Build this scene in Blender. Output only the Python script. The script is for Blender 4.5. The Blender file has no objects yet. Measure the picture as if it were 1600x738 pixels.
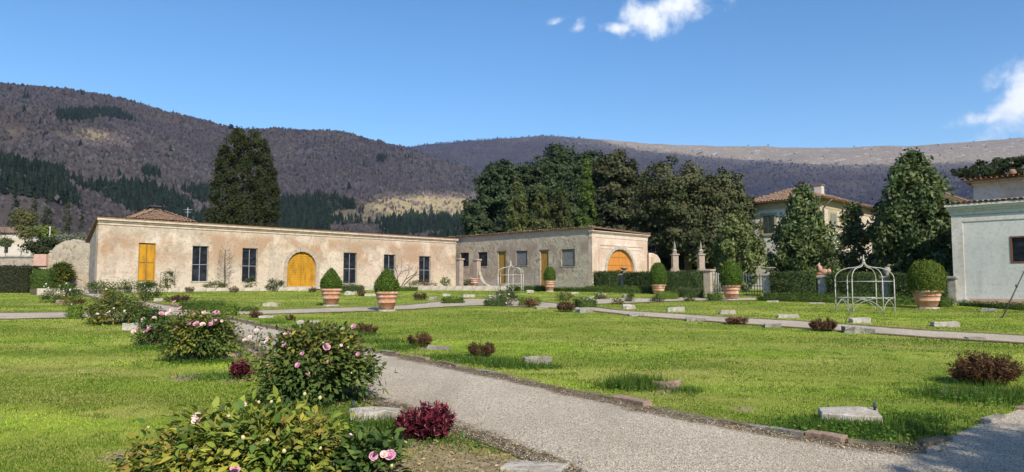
import bpy, bmesh, math, random
import numpy as np
from mathutils import Vector, Matrix

# ------------------------------------------------------------------ camera, sky, sun, exposure
scene = bpy.context.scene
C = scene.collection
FPX, CX, CY = 1110.0, 800.0, 369.0           # focal length and centre in pixels of the 1600 px wide photograph
EYE = 2.0
PITCH = math.atan(77.0 / FPX)
cam_d = bpy.data.cameras.new('camera')
cam_d.sensor_width = 36.0
cam_d.lens = 36.0 * FPX / 1600.0
cam_d.clip_start = 0.1
cam_d.clip_end = 20000.0
cam = bpy.data.objects.new('camera', cam_d)
C.objects.link(cam)
cam.location = (0, 0, EYE)
cam.rotation_euler = (math.pi / 2 + PITCH, 0, 0)
scene.camera = cam

SUN_EL = math.radians(37)
SUN_AZ = math.radians(157)                   # clockwise from +Y: behind the camera, to the right
SUN_DIR = Vector((math.sin(SUN_AZ) * math.cos(SUN_EL), math.cos(SUN_AZ) * math.cos(SUN_EL), math.sin(SUN_EL)))
world = bpy.data.worlds.new('World')
scene.world = world
world.use_nodes = True
def build_world():
    nt = world.node_tree
    N, L = nt.nodes, nt.links
    N.clear()
    out = N.new('ShaderNodeOutputWorld')
    bg = N.new('ShaderNodeBackground')
    sky = N.new('ShaderNodeTexSky')
    sky.sky_type = 'NISHITA'
    sky.sun_disc = False
    sky.sun_elevation = SUN_EL
    sky.sun_rotation = SUN_AZ
    sky.altitude = 300
    sky.air_density = 1.0
    sky.dust_density = 0.0
    sky.ozone_density = 2.5
    hsv = N.new('ShaderNodeHueSaturation')
    hsv.inputs['Saturation'].default_value = 1.22
    L.new(sky.outputs[0], hsv.inputs['Color'])
    bg.inputs['Strength'].default_value = 0.09
    # clouds: white patches where noise, gathered round a few places in the sky, is dense
    tc = N.new('ShaderNodeTexCoord')
    def math_(op, a, b=None, c=None):
        n = N.new('ShaderNodeMath'); n.operation = op
        for i, v in enumerate((a, b, c)):
            if v is None: continue
            if isinstance(v, (int, float)): n.inputs[i].default_value = v
            else: L.new(v, n.inputs[i])
        return n.outputs[0]
    def dirpx(px, py):
        return pix_dir(px, py).normalized()
    total = None
    for (px, py, rx, ry, tilt, amt) in ((1050, 12, .085, .036, .3, 1.25), (966, 44, .035, .012, -.1, .9), (902, 43, .022, .011, .3, .85),
                                   (866, 36, .024, .009, .2, .85), (1612, 145, .098, .05, .75, 1.2), (1552, 184, .058, .016, .05, 1.05),
                                   (1700, 90, .07, .05, .5, 1.0),
                                   (2600, 100, .3, .06, 0, .9), (-1500, 60, .3, .05, 0, .9), (300, -500, .3, .06, .3, .9)):
        d = dirpx(px, py)
        right = Vector((d.y, -d.x, 0)).normalized()
        up = right.cross(d).normalized()
        r2 = right * math.cos(tilt) + up * math.sin(tilt)
        u2 = -right * math.sin(tilt) + up * math.cos(tilt)
        def dot(v):
            n = N.new('ShaderNodeVectorMath'); n.operation = 'DOT_PRODUCT'
            L.new(tc.outputs['Generated'], n.inputs[0]); n.inputs[1].default_value = v
            return n.outputs['Value']
        a = math_('POWER', math_('ABSOLUTE', math_('DIVIDE', dot(r2), rx)), 2)
        b = math_('POWER', math_('ABSOLUTE', math_('DIVIDE', dot(u2), ry)), 2)
        front = math_('GREATER_THAN', dot(d), 0.2)
        m = math_('MULTIPLY', math_('MULTIPLY', math_('SUBTRACT', 1.0, math_('SQRT', math_('ADD', a, b))), amt), front)
        m = math_('MAXIMUM', m, -1.0)
        m = math_('ADD', math_('MULTIPLY', front, m), math_('MULTIPLY', math_('SUBTRACT', 1.0, front), -1.0))
        total = m if total is None else math_('MAXIMUM', total, m)
    warp = N.new('ShaderNodeTexNoise'); warp.inputs['Scale'].default_value = 15; warp.inputs['Detail'].default_value = 3
    L.new(tc.outputs['Generated'], warp.inputs['Vector'])
    mixv = N.new('ShaderNodeVectorMath'); mixv.operation = 'MULTIPLY_ADD'
    L.new(warp.outputs['Color'], mixv.inputs[0]); mixv.inputs[1].default_value = (.03, .03, .03)
    L.new(tc.outputs['Generated'], mixv.inputs[2])
    nz = N.new('ShaderNodeTexNoise'); nz.inputs['Scale'].default_value = 26; nz.inputs['Detail'].default_value = 9; nz.inputs['Roughness'].default_value = .62
    L.new(mixv.outputs[0], nz.inputs['Vector'])
    dens = math_('ADD', total, math_('MULTIPLY', math_('SUBTRACT', nz.outputs['Fac'], .55), 2.6))
    mr = N.new('ShaderNodeMapRange'); mr.interpolation_type = 'SMOOTHSTEP'
    mr.inputs['From Min'].default_value = 0.0; mr.inputs['From Max'].default_value = 1.05
    L.new(dens, mr.inputs['Value'])
    mix = N.new('ShaderNodeMix'); mix.data_type = 'RGBA'
    L.new(math_('MULTIPLY', mr.outputs[0], .92), mix.inputs['Factor'])
    L.new(hsv.outputs[0], mix.inputs[6]); mix.inputs[7].default_value = (6.6, 6.8, 7.2, 1)
    L.new(mix.outputs[2], bg.inputs['Color'])
    L.new(bg.outputs[0], out.inputs['Surface'])
def pix_dir(px, py):
    u = (px - CX) / FPX; v = (CY - py) / FPX
    return Vector((u, math.cos(PITCH) - v * math.sin(PITCH), math.sin(PITCH) + v * math.cos(PITCH)))
build_world()
world.cycles.sampling_method = 'MANUAL'
world.cycles.sample_map_resolution = 256
sun_d = bpy.data.lights.new('sun', 'SUN')
sun_d.energy = 3.3
sun_d.angle = math.radians(0.6)
sun_d.color = (1.0, .90, .76)
sun = bpy.data.objects.new('sun', sun_d)
C.objects.link(sun)
sun.rotation_euler = (-SUN_DIR).to_track_quat('-Z', 'Y').to_euler()
scene.view_settings.view_transform = 'Standard'
scene.view_settings.look = 'None'
scene.view_settings.gamma = 1.0
scene.view_settings.exposure = 1.0
scene.cycles.max_bounces = 4
scene.cycles.transparent_max_bounces = 8
scene.cycles.volume_bounces = 0
scene.cycles.use_denoising = True
scene.cycles.use_adaptive_sampling = True
scene.cycles.adaptive_threshold = .02
scene.cycles.sample_clamp_indirect = 8

rng = np.random.default_rng(7)
random.seed(7)

# ------------------------------------------------------------------ ground heights and picture -> place helpers
S1, YK, S2 = 0.034, 46.0, 0.006
def gz(y):
    return S1 * y if y < YK else S1 * YK + S2 * (y - YK)
def gz_np(y):
    return np.where(y < YK, S1 * y, S1 * YK + S2 * (y - YK))
def G(px, py):
    """point of the garden ground seen at a pixel"""
    d = pix_dir(px, py)
    t = EYE / max(S1 * d.y - d.z, 1e-4)
    if t * d.y > YK:
        t = (EYE - S1 * YK + S2 * YK) / max(S2 * d.y - d.z, 1e-4)
        if t * d.y > 75: t = 75 / d.y
    return Vector((t * d.x, t * d.y, EYE + t * d.z))
def at(px, py, Y):
    d = pix_dir(px, py)
    t = Y / d.y
    return Vector((t * d.x, Y, EYE + t * d.z))
def on_plane(px, py, p0, n):
    d = pix_dir(px, py); o = Vector((0, 0, EYE))
    t = (Vector(p0) - o).dot(Vector(n)) / d.dot(Vector(n))
    return o + d * t
def project(X, Y, Z):
    """numpy: world -> photograph pixel"""
    dz = Z - EYE
    f = Y * math.cos(PITCH) + dz * math.sin(PITCH)
    up = -Y * math.sin(PITCH) + dz * math.cos(PITCH)
    return CX + FPX * X / f, CY - FPX * up / f

# ------------------------------------------------------------------ mesh helpers
def link(name, me, mat=None, parent=None, loc=None, rotz=0.0):
    o = bpy.data.objects.new(name, me)
    C.objects.link(o)
    if mat is not None and me is not None:
        me.materials.clear(); me.materials.append(mat)
    if parent is not None: o.parent = parent
    if loc is not None: o.location = loc
    if rotz: o.rotation_euler = (0, 0, rotz)
    return o
def tag(o, label=None, cat=None, group=None, kind=None):
    if label: o['label'] = label
    if cat: o['category'] = cat
    if group: o['group'] = group
    if kind: o['kind'] = kind
    return o
def thing(name, label, cat, loc=(0, 0, 0), rotz=0.0, group=None):
    o = link(name, None, loc=loc, rotz=rotz)
    o.empty_display_size = .2
    return tag(o, label, cat, group)
def np_mesh(name, V, F, cols=None, smooth=False):
    """V (n,3), F (m,k) arrays -> mesh, fast"""
    me = bpy.data.meshes.new(name)
    V = np.asarray(V, np.float32); F = np.asarray(F, np.int32)
    m, k = F.shape
    me.vertices.add(len(V)); me.vertices.foreach_set('co', V.ravel())
    me.loops.add(m * k); me.loops.foreach_set('vertex_index', F.ravel())
    me.polygons.add(m); me.polygons.foreach_set('loop_start', np.arange(m, dtype=np.int32) * k)
    if smooth: me.polygons.foreach_set('use_smooth', np.ones(m, bool))
    me.update(calc_edges=True)
    if cols is not None:
        at_ = me.color_attributes.new('Col', 'FLOAT_COLOR', 'POINT')
        c4 = np.ones((len(V), 4), np.float32); c4[:, :3] = cols
        at_.data.foreach_set('color', c4.ravel())
    return me
def attr(me, name, vals):
    a = me.attributes.new(name, 'FLOAT', 'POINT')
    a.data.foreach_set('value', np.asarray(vals, np.float32))
def bm_mesh(bm, name='mesh', smooth=False, bevel=0.0):
    if bevel > 0:
        bmesh.ops.bevel(bm, geom=list(bm.edges), offset=bevel, segments=1, affect='EDGES')
    bmesh.ops.recalc_face_normals(bm, faces=bm.faces)
    me = bpy.data.meshes.new(name)
    bm.to_mesh(me); bm.free()
    if smooth:
        for p in me.polygons: p.use_smooth = True
    return me
def box(bm, x0, x1, y0, y1, z0, z1):
    vs = [bm.verts.new(p) for p in ((x0, y0, z0), (x1, y0, z0), (x1, y1, z0), (x0, y1, z0), (x0, y0, z1), (x1, y0, z1), (x1, y1, z1), (x0, y1, z1))]
    for f in ((0, 3, 2, 1), (4, 5, 6, 7), (0, 1, 5, 4), (1, 2, 6, 5), (2, 3, 7, 6), (3, 0, 4, 7)):
        bm.faces.new([vs[i] for i in f])
    return vs
def box_me(x0, x1, y0, y1, z0, z1, bevel=0.0):
    bm = bmesh.new(); box(bm, x0, x1, y0, y1, z0, z1)
    return bm_mesh(bm, bevel=bevel)
def lathe_me(profile, seg=24, smooth=True, cap=True):
    bm = bmesh.new(); rings = []
    for r, z in profile:
        rings.append([bm.verts.new((r * math.cos(2 * math.pi * i / seg), r * math.sin(2 * math.pi * i / seg), z)) for i in range(seg)])
    for a, b in zip(rings, rings[1:]):
        for i in range(seg):
            bm.faces.new((a[i], a[(i + 1) % seg], b[(i + 1) % seg], b[i]))
    if cap:
        bm.faces.new(rings[0][::-1]); bm.faces.new(rings[-1])
    return bm_mesh(bm, smooth=smooth)
def tube_into(bm, pts, r, seg=6, r2=None):
    pts = [Vector(p) for p in pts]; rings = []
    n = len(pts)
    for i, p in enumerate(pts):
        d = (pts[min(i + 1, n - 1)] - pts[max(i - 1, 0)])
        d.normalize()
        a = d.orthogonal().normalized() if i == 0 else (rings_a - d * rings_a.dot(d)).normalized()
        rings_a = a
        b = d.cross(a)
        rr = r if r2 is None else r + (r2 - r) * i / max(n - 1, 1)
        rings.append([bm.verts.new(p + (a * math.cos(2 * math.pi * k / seg) + b * math.sin(2 * math.pi * k / seg)) * rr) for k in range(seg)])
    for A, B in zip(rings, rings[1:]):
        for k in range(seg):
            bm.faces.new((A[k], A[(k + 1) % seg], B[(k + 1) % seg], B[k]))
    bm.faces.new(rings[0][::-1]); bm.faces.new(rings[-1])
def tube_me(paths, r, seg=6, r2=None, smooth=True):
    bm = bmesh.new()
    for p in paths: tube_into(bm, p, r, seg, r2)
    return bm_mesh(bm, smooth=smooth)
def wall_me(outline, holes, thick, bevel=0):
    """a wall in the local xz plane, front at y=0, body to +y; outline and holes are lists of (x,z)"""
    bm = bmesh.new(); edges = []
    for loop in [outline] + list(holes):
        vs = [bm.verts.new((x, 0, z)) for x, z in loop]
        for i in range(len(vs)): edges.append(bm.edges.new((vs[i], vs[(i + 1) % len(vs)])))
    bmesh.ops.triangle_fill(bm, use_beauty=True, use_dissolve=False, edges=edges)
    r = bmesh.ops.extrude_face_region(bm, geom=list(bm.faces))
    bmesh.ops.translate(bm, vec=(0, thick, 0), verts=[g for g in r['geom'] if isinstance(g, bmesh.types.BMVert)])
    return bm_mesh(bm)
def rect(x0, x1, z0, z1): return [(x0, z0), (x1, z0), (x1, z1), (x0, z1)]
def arch(x0, x1, z0, ztop, n=14):
    r = (x1 - x0) / 2; cx = (x0 + x1) / 2; zs = ztop - r
    pts = [(x0, z0), (x1, z0)]
    for i in range(n + 1):
        a = math.pi * i / n
        pts.append((cx + r * math.cos(a), zs + r * math.sin(a)))
    return pts
def copy_tree(o, parent=None):
    c = o.copy(); C.objects.link(c); c.parent = parent
    for ch in list(o.children): copy_tree(ch, c)
    return c

# value noise in numpy
_lat = np.random.default_rng(3).random((256, 256))
def vnoise(x, y):
    xi = np.floor(x).astype(int); yi = np.floor(y).astype(int)
    fx = x - xi; fy = y - yi
    fx = fx * fx * (3 - 2 * fx); fy = fy * fy * (3 - 2 * fy)
    g = lambda a, b: _lat[a % 256, b % 256]
    return (g(xi, yi) * (1 - fx) + g(xi + 1, yi) * fx) * (1 - fy) + (g(xi, yi + 1) * (1 - fx) + g(xi + 1, yi + 1) * fx) * fy
def fbm(x, y, o=5):
    s = 0; a = .5
    for i in range(o):
        s = s + a * vnoise(x * 2 ** i + 17.3 * i, y * 2 ** i + 5.1 * i); a *= .5
    return s
def in_poly(x, y, poly):
    inside = np.zeros(len(x), bool)
    n = len(poly); j = n - 1
    for i in range(n):
        xi, yi = poly[i]; xj, yj = poly[j]
        c = ((yi > y) != (yj > y)) & (x < (xj - xi) * (y - yi) / (yj - yi + 1e-12) + xi)
        inside ^= c; j = i
    return inside
def dist_polyline(x, y, line):
    d = np.full(len(x), 1e9)
    for (ax, ay), (bx, by) in zip(line, line[1:]):
        vx, vy = bx - ax, by - ay; L2 = vx * vx + vy * vy + 1e-9
        t = np.clip(((x - ax) * vx + (y - ay) * vy) / L2, 0, 1)
        d = np.minimum(d, np.hypot(x - ax - t * vx, y - ay - t * vy))
    return d

# ------------------------------------------------------------------ materials
class Mat:
    def __init__(self, name, rough=.8, spec=.3):
        self.m = bpy.data.materials.new(name); self.m.use_nodes = True
        self.nt = self.m.node_tree; self.N = self.nt.nodes; self.L = self.nt.links
        self.b = self.N['Principled BSDF']
        self.b.inputs['Roughness'].default_value = rough
        self.b.inputs['Specular IOR Level'].default_value = spec
        self.tc = self.N.new('ShaderNodeTexCoord')
        self.geo = self.N.new('ShaderNodeNewGeometry')
    def coord(self, kind='Object', scale=None):
        src = self.geo.outputs['Position'] if kind == 'World' else self.tc.outputs[kind]
        if scale is None: return src
        mp = self.N.new('ShaderNodeMapping'); mp.inputs['Scale'].default_value = scale
        self.L.new(src, mp.inputs['Vector']); return mp.outputs[0]
    def noise(self, scale, detail=4, rough=.55, vec=None, kind='Object', dist=0):
        n = self.N.new('ShaderNodeTexNoise')
        n.inputs['Scale'].default_value = scale; n.inputs['Detail'].default_value = detail
        n.inputs['Roughness'].default_value = rough; n.inputs['Distortion'].default_value = dist
        self.L.new(vec if vec is not None else self.coord(kind), n.inputs['Vector'])
        return n.outputs['Fac']
    def voro(self, scale, kind='Object', feature='F1', out='Distance', vec=None):
        n = self.N.new('ShaderNodeTexVoronoi'); n.feature = feature
        n.inputs['Scale'].default_value = scale
        self.L.new(vec if vec is not None else self.coord(kind), n.inputs['Vector'])
        return n.outputs[out]
    def ramp(self, fac, stops):
        r = self.N.new('ShaderNodeValToRGB')
        e = r.color_ramp.elements
        while len(e) < len(stops): e.new(.5)
        for el, (p, c) in zip(e, stops):
            el.position = p; el.color = (c, c, c, 1) if isinstance(c, (int, float)) else (*c, 1)
        self.L.new(fac, r.inputs[0]); return r.outputs[0]
    def mix(self, fac, a, b, mode='MIX'):
        n = self.N.new('ShaderNodeMix'); n.data_type = 'RGBA'; n.blend_type = mode
        for idx, v in ((0, fac), (6, a), (7, b)):
            if isinstance(v, (int, float)): n.inputs[idx].default_value = v
            elif isinstance(v, tuple): n.inputs[idx].default_value = (*v, 1)
            else: self.L.new(v, n.inputs[idx])
        return n.outputs[2]
    def math(self, op, a, b=None):
        n = self.N.new('ShaderNodeMath'); n.operation = op
        for i, v in enumerate((a, b)):
            if v is None: continue
            if isinstance(v, (int, float)): n.inputs[i].default_value = v
            else: self.L.new(v, n.inputs[i])
        return n.outputs[0]
    def range(self, v, a, b, c=0., d=1.):
        n = self.N.new('ShaderNodeMapRange'); n.interpolation_type = 'SMOOTHSTEP'
        for k, q in (('From Min', a), ('From Max', b), ('To Min', c), ('To Max', d)): n.inputs[k].default_value = q
        self.L.new(v, n.inputs['Value']); return n.outputs[0]
    def xyz(self, kind='Object'):
        n = self.N.new('ShaderNodeSeparateXYZ'); self.L.new(self.coord(kind), n.inputs[0]); return n.outputs
    def attr(self, name, out='Fac'):
        n = self.N.new('ShaderNodeAttribute'); n.attribute_name = name; return n.outputs[out]
    def color(self, c):
        if isinstance(c, tuple): self.b.inputs['Base Color'].default_value = (*c, 1)
        else: self.L.new(c, self.b.inputs['Base Color'])
        return self
    def bump(self, h, strength=.4, dist=.02):
        n = self.N.new('ShaderNodeBump'); n.inputs['Strength'].default_value = strength; n.inputs['Distance'].default_value = dist
        self.L.new(h, n.inputs['Height']); self.L.new(n.outputs[0], self.b.inputs['Normal']); return self
def simple(name, c1, c2, scale=6, rough=.8, bump=.3, dist=.01, spec=.3, kind='Object', detail=6, metal=0):
    m = Mat(name, rough, spec)
    n = m.noise(scale, detail, .6, kind=kind)
    m.color(m.mix(m.range(n, .3, .7), c1, c2))
    m.bump(m.noise(scale * 5, 5, .6, kind=kind), bump, dist)
    m.b.inputs['Metallic'].default_value = metal
    return m.m
def leafmat(name, transl=.25, rough=.55, spec=.3, gain=1.7):
    m = Mat(name, rough, spec)
    col = m.mix(1.0, m.attr('Col', 'Color'), (gain, gain, gain), 'MULTIPLY')
    m.color(col)
    tr = m.N.new('ShaderNodeBsdfTranslucent'); m.L.new(col, tr.inputs['Color'])
    mx = m.N.new('ShaderNodeMixShader'); mx.inputs[0].default_value = transl
    m.L.new(m.b.outputs[0], mx.inputs[1]); m.L.new(tr.outputs[0], mx.inputs[2])
    m.L.new(mx.outputs[0], m.N['Material Output'].inputs['Surface'])
    return m.m
LEAF = leafmat('leaf', .25, .8, .08)
GLOSSY_LEAF = leafmat('glossy_leaf', .18, .5, .3, 2.2)
GRASSM = leafmat('grass_blade', .35, .7, .1, 1.0)
BARK = simple('bark', (.09, .065, .045), (.16, .13, .10), 9, .9, .6, .02)
# ------------------------------------------------------------------ garden plan (polylines traced on the ground)
def line_G(pts): return [tuple(G(*p)[:2]) for p in pts]
MAIN_R = line_G([(128, 455), (200, 466), (300, 482), (385, 502), (480, 522), (560, 541), (680, 566), (820, 594), (920, 615), (1060, 646), (1200, 672), (1310, 690), (1400, 700), (1450, 696)])
MAIN_L = line_G([(112, 458), (170, 473), (250, 488), (330, 512), (395, 552), (480, 592), (560, 626), (640, 652), (720, 682), (800, 712), (900, 760), (1060, 850), (1230, 960), (1400, 1090)])
P2_U = line_G([(-420, 493), (-100, 491), (0, 489), (105, 488), (300, 487), (407, 485), (505, 481.5), (587, 479.5), (650, 475), (715, 467.5), (757, 467), (841, 471), (929, 479.5), (984, 486), (1072, 491), (1132, 495), (1261, 502), (1463, 517), (1600, 524), (1800, 538)])
P2_D = line_G([(-420, 505), (-100, 501), (0, 500), (105, 498), (300, 494), (417, 492), (487, 490), (592, 486.5), (650, 484), (705, 480), (755, 478), (838, 481), (896, 484), (984, 494), (1072, 501), (1132, 505.5), (1261, 514.5), (1463, 530), (1600, 538), (1800, 556)])
P3_U = line_G([(905, 466), (1000, 466.5), (1070, 465), (1180, 465.5)])
P3_D = line_G([(905, 477), (1000, 474), (1070, 471), (1180, 470)])
P4_U = line_G([(1400, 700), (1450, 696), (1590, 642), (1720, 603), (1900, 560)])
P4_D = line_G([(1400, 1090), (1600, 980), (1900, 800), (2100, 690), (2300, 610)])
# a path from the cross path up to the arched door of the long house
P5_U = line_G([(455, 452), (445, 462), (420, 486)])
P5_D = line_G([(480, 452), (470, 462), (450, 486)])
PATHS = [MAIN_L + MAIN_R[::-1], P2_U + P2_D[::-1], P3_U + P3_D[::-1], P4_U + P4_D[::-1]]
def resample(line, n):
    p = np.array(line); s = np.r_[0, np.cumsum(np.hypot(*np.diff(p, axis=0).T))]
    t = np.linspace(0, s[-1], n)
    return np.c_[np.interp(t, s, p[:, 0]), np.interp(t, s, p[:, 1])]
def path_dist(x, y):
    """distance to the nearest path edge, 0 inside a path"""
    d = np.full(len(x), 1e9)
    for poly in PATHS:
        dd = dist_polyline(x, y, poly + poly[:1]); dd[in_poly(x, y, poly)] = 0
        d = np.minimum(d, dd)
    return d
def ribbon(name, A, B, n, m, lift, mat, edges=(1, 1)):
    a = resample(A, n); b = resample(B, n)
    t = np.linspace(0, 1, m)[None, :, None]
    P = a[:, None] * (1 - t) + b[:, None] * t
    x = P[..., 0].ravel(); y = P[..., 1].ravel()
    z = gz_np(y) + lift + .012 * (fbm(x * .8, y * .8, 3) - .45)
    F = (np.arange(n - 1)[:, None] * m + np.arange(m - 1)[None]).ravel()
    F = np.c_[F, F + 1, F + m + 1, F + m]
    me = np_mesh(name, np.c_[x, y, z], F, smooth=True)
    d = np.full(len(x), 5.0)
    if edges[0]: d = np.minimum(d, dist_polyline(x, y, A))
    if edges[1]: d = np.minimum(d, dist_polyline(x, y, B))
    attr(me, 'edge', d)
    return link(name, me, mat)

# ------------------------------------------------------------------ terrain: garden ground, then hills
SK_L = np.array([(-1500, 80), (-600, 95), (-200, 112), (0, 128), (70, 133), (180, 151), (250, 172), (320, 190), (370, 201), (430, 201), (500, 203), (545, 209), (585, 219), (620, 228), (660, 240), (700, 252), (760, 270), (850, 300), (1000, 335), (1200, 370), (1600, 405), (3000, 420)], float)
SK_R = np.array([(-1500, 200), (0, 225), (560, 240), (620, 229), (680, 222), (740, 217), (800, 212), (860, 208), (920, 213), (1000, 220), (1060, 224), (1120, 225), (1200, 226), (1300, 229), (1380, 226), (1450, 224), (1520, 219), (1600, 213), (1800, 205), (3000, 200)], float)
R_L, R_R, R0 = 1500.0, 3200.0, 95.0
def hill_z(az, r):
    """terrain height at azimuth az (0 = +Y, clockwise) and distance r > R0"""
    a = np.clip(az, -1.15, 1.15)
    px = CX + FPX * np.tan(a)
    x = r * np.sin(az); y = r * np.cos(az)
    zl = R_L * np.cos(a) * (446 - np.interp(px, SK_L[:, 0], SK_L[:, 1])) / FPX
    zr = R_R * np.cos(a) * (446 - np.interp(px, SK_R[:, 0], SK_R[:, 1])) / FPX
    back = np.clip((np.abs(az) - 1.2) / .8, 0, 1)
    zl = zl * (1 - back) + 60 * back; zr = zr * (1 - back) + 160 * back
    t = np.clip((r - R0) / (R_L - R0), 0, 1.6)
    n = fbm(x / 260 + 3, y / 260, 5) - .48
    nr = 1 - np.abs(2 * vnoise(x / 330 + 9, y / 420 + 2) - 1)
    pl = np.where(t < 1, np.maximum(t, 0) ** np.interp(px, [60, 330], [1.35, 2.0]), 1 - .9 * np.maximum(t - 1, 0) ** 1.2)
    hl = zl * pl + (n * 70 - (nr - .5) * 34) * np.clip(t * 3, 0, 1) * np.clip((1.0 - t) * 2.2, .0, 1)
    t2 = np.clip((r - 1250) / (R_R - 1250), 0, 1.5)
    pr = np.where(t2 < 1, .7 * t2 ** 1.3 + .3 * t2, 1 - .3 * (t2 - 1))
    n2 = fbm(x / 500 + 30, y / 500, 5) - .48
    nr2 = 1 - np.abs(2 * vnoise(x / 420 + 19 + n2, y / 900 + 2) - 1)
    hr = zr * pr + (n2 * 150 - (nr2 - .5) * 110) * np.clip(t2 * 3, 0, 1) * np.clip((1.0 - t2) * 2.5, .0, 1) - 60 * np.clip(1 - t2 * 4, 0, 1)
    near = gz_np(np.minimum(np.maximum(y, -60), 75))
    h = np.maximum(hl, hr)
    return near + np.clip((r - R0) / 60, 0, 1) * np.maximum(h, -2) + 6 * (vnoise(x / 60, y / 60) - .5) * np.clip((r - R0) / 120, 0, 1)
def polar_sheet(name, rings, azs, mat, zfun, closed):
    na, nr = len(azs), len(rings)
    A, R = np.meshgrid(azs, rings)
    X = R * np.sin(A); Y = R * np.cos(A); Z = zfun(A, R, X, Y)
    V = np.c_[X.ravel(), Y.ravel(), Z.ravel()]
    i = np.arange(nr - 1)[:, None] * na
    j = np.arange(na if closed else na - 1)[None]
    j2 = (j + 1) % na
    F = np.stack([i + j, i + j2, i + na + j2, i + na + j], -1).reshape(-1, 4)[:, ::-1]
    me = np_mesh(name, V, F, smooth=True)
    return me, V
front = np.radians(np.linspace(-42, 42, 211))
sides = np.radians(np.linspace(42, 318, 47))[1:-1]
AZ = np.r_[front, sides]; AZW = (AZ + np.pi) % (2 * np.pi) - np.pi
def z_ground(A, R, X, Y):
    return gz_np(np.clip(Y, -60, 75)) + .016 * (fbm(X * .35, Y * .35, 3) - .45) * np.clip(R / 8, 0, 1)
rings_g = np.r_[np.linspace(.5, 30, 80), np.linspace(30.6, R0, 70)]
def ground_material():
    m = Mat('lawn_ground', .95, .1)
    p = m.coord('World')
    dirt = m.attr('dirt')
    n1 = m.noise(.55, 5, .6, kind='World')
    n2 = m.noise(9, 6, .7, kind='World')
    st = m.noise(1.0, 4, .6, vec=m.coord('World', (.25, 1.3, 1)))
    g = m.mix(m.range(n1, .35, .68), (.145, .225, .022), (.25, .31, .045))
    g = m.mix(m.range(st, .42, .72, 0, .7), g, (.33, .32, .085))
    g = m.mix(m.range(n2, .45, .75, 0, .65), g, (.085, .135, .018))
    d1 = m.math('ADD', dirt, m.math('MULTIPLY', m.math('SUBTRACT', n1, .5), .9))
    d1 = m.math('ADD', d1, m.math('MULTIPLY', m.math('SUBTRACT', n2, .5), .8))
    soil = m.mix(m.range(n2, .35, .65), (.19, .15, .085), (.33, .27, .17))
    g = m.mix(m.range(d1, .45, .8), g, soil)
    m.color(g)
    m.bump(m.noise(40, 4, .7, kind='World'), .5, .02)
    return m.m
def gravel_material():
    m = Mat('gravel', .92, .15)
    v = m.voro(62, 'World', out='Color')
    sep = m.N.new('ShaderNodeSeparateColor'); m.L.new(v, sep.inputs[0])
    base = m.ramp(sep.outputs[0], [(0, (.26, .225, .17)), (.5, (.49, .43, .34)), (1, (.68, .61, .50))])
    big = m.noise(.7, 5, .6, kind='World')
    base = m.mix(m.range(big, .35, .7, 0, .5), base, (.33, .285, .215))
    tr = m.noise(1.0, 4, .6, vec=m.coord('World', (.9, .25, 1))); base = m.mix(m.range(tr, .5, .72, 0, .45), base, (.27, .235, .18))
    edge = m.attr('edge')
    n = m.noise(2.3, 6, .65, kind='World')
    e = m.math('SUBTRACT', m.math('ADD', .22, m.math('MULTIPLY', n, .60)), edge)
    n9 = m.noise(14, 5, .7, kind='World')
    soil = m.mix(m.range(n9, .4, .62), (.085, .062, .036), (.21, .165, .10))
    soil = m.mix(m.range(n9, .56, .7), soil, (.07, .09, .03))
    m.color(m.mix(m.range(e, .06, .28), base, soil))
    h = m.voro(62, 'World')
    m.bump(h, .9, .012)
    return m.m
GRAVEL = gravel_material()
def hill_material():
    m = Mat('hillside', 1.0, .0)
    px = m.xyz('World')
    n1 = m.noise(.012, 8, .62, kind='World'); n2 = m.noise(.11, 6, .7, kind='World')
    c = m.mix(m.range(n1, .35, .65), (.115, .092, .082), (.165, .132, .105))
    c = m.mix(m.range(n2, .42, .7, 0, .45), c, (.085, .073, .066))
    grass = m.mix(m.range(n2, .35, .65), (.40, .33, .20), (.24, .20, .11))
    c = m.mix(m.math('MULTIPLY', m.attr('meadow'), m.range(n1, .2, .45, .7, 1)), c, grass)
    top = m.mix(m.range(n2, .4, .66), (.20, .168, .135), (.31, .28, .235))
    top = m.mix(m.range(m.noise(.03, 8, .75, kind='World'), .58, .64), top, (.52, .49, .45))
    c = m.mix(m.attr('bare'), c, top)
    field = m.mix(m.range(n2, .35, .65), (.10, .17, .03), (.14, .20, .05))
    c = m.mix(m.attr('field'), c, field)
    m.color(c)
    m.bump(n2, .8, 3.0)
    return m.m
me, V = polar_sheet('ground', rings_g, AZW, None, z_ground, True)
DIRT_SPOTS = [(480, 632, 1.0), (380, 735, 1.2), (655, 690, 1.1), (305, 560, 1.0), (240, 535, .7), (372, 592, .6), (700, 720, 1.1), (620, 735, .9),
              (185, 500, 1.2), (1160, 640, .3), (1180, 628, .25), (1043, 612, .5), (755, 560, .6), (660, 545, .5), (570, 520, .5), (290, 590, .6), (205, 712, .5), (540, 700, .9), (760, 725, .8)]
def dirt_at(x, y):
    d = np.clip(1 - (dist_polyline(x, y, MAIN_L)) / 1.0, 0, 1) * .62
    d = np.maximum(d, np.clip(1 - dist_polyline(x, y, MAIN_R) / .35, 0, 1) * .6)
    for ln in (P2_U, P2_D): d = np.maximum(d, np.clip(1 - dist_polyline(x, y, ln) / .5, 0, 1) * .45)
    for px, py, r in DIRT_SPOTS:
        g = G(px, py); d = np.maximum(d, np.clip(1.15 - np.hypot(x - g.x, y - g.y) / r, 0, 1) * .95)
    return d
attr(me, 'dirt', dirt_at(V[:, 0], V[:, 1]))
tag(link('ground', me, ground_material()), 'mown green lawn of the formal garden', kind='structure')

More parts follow.
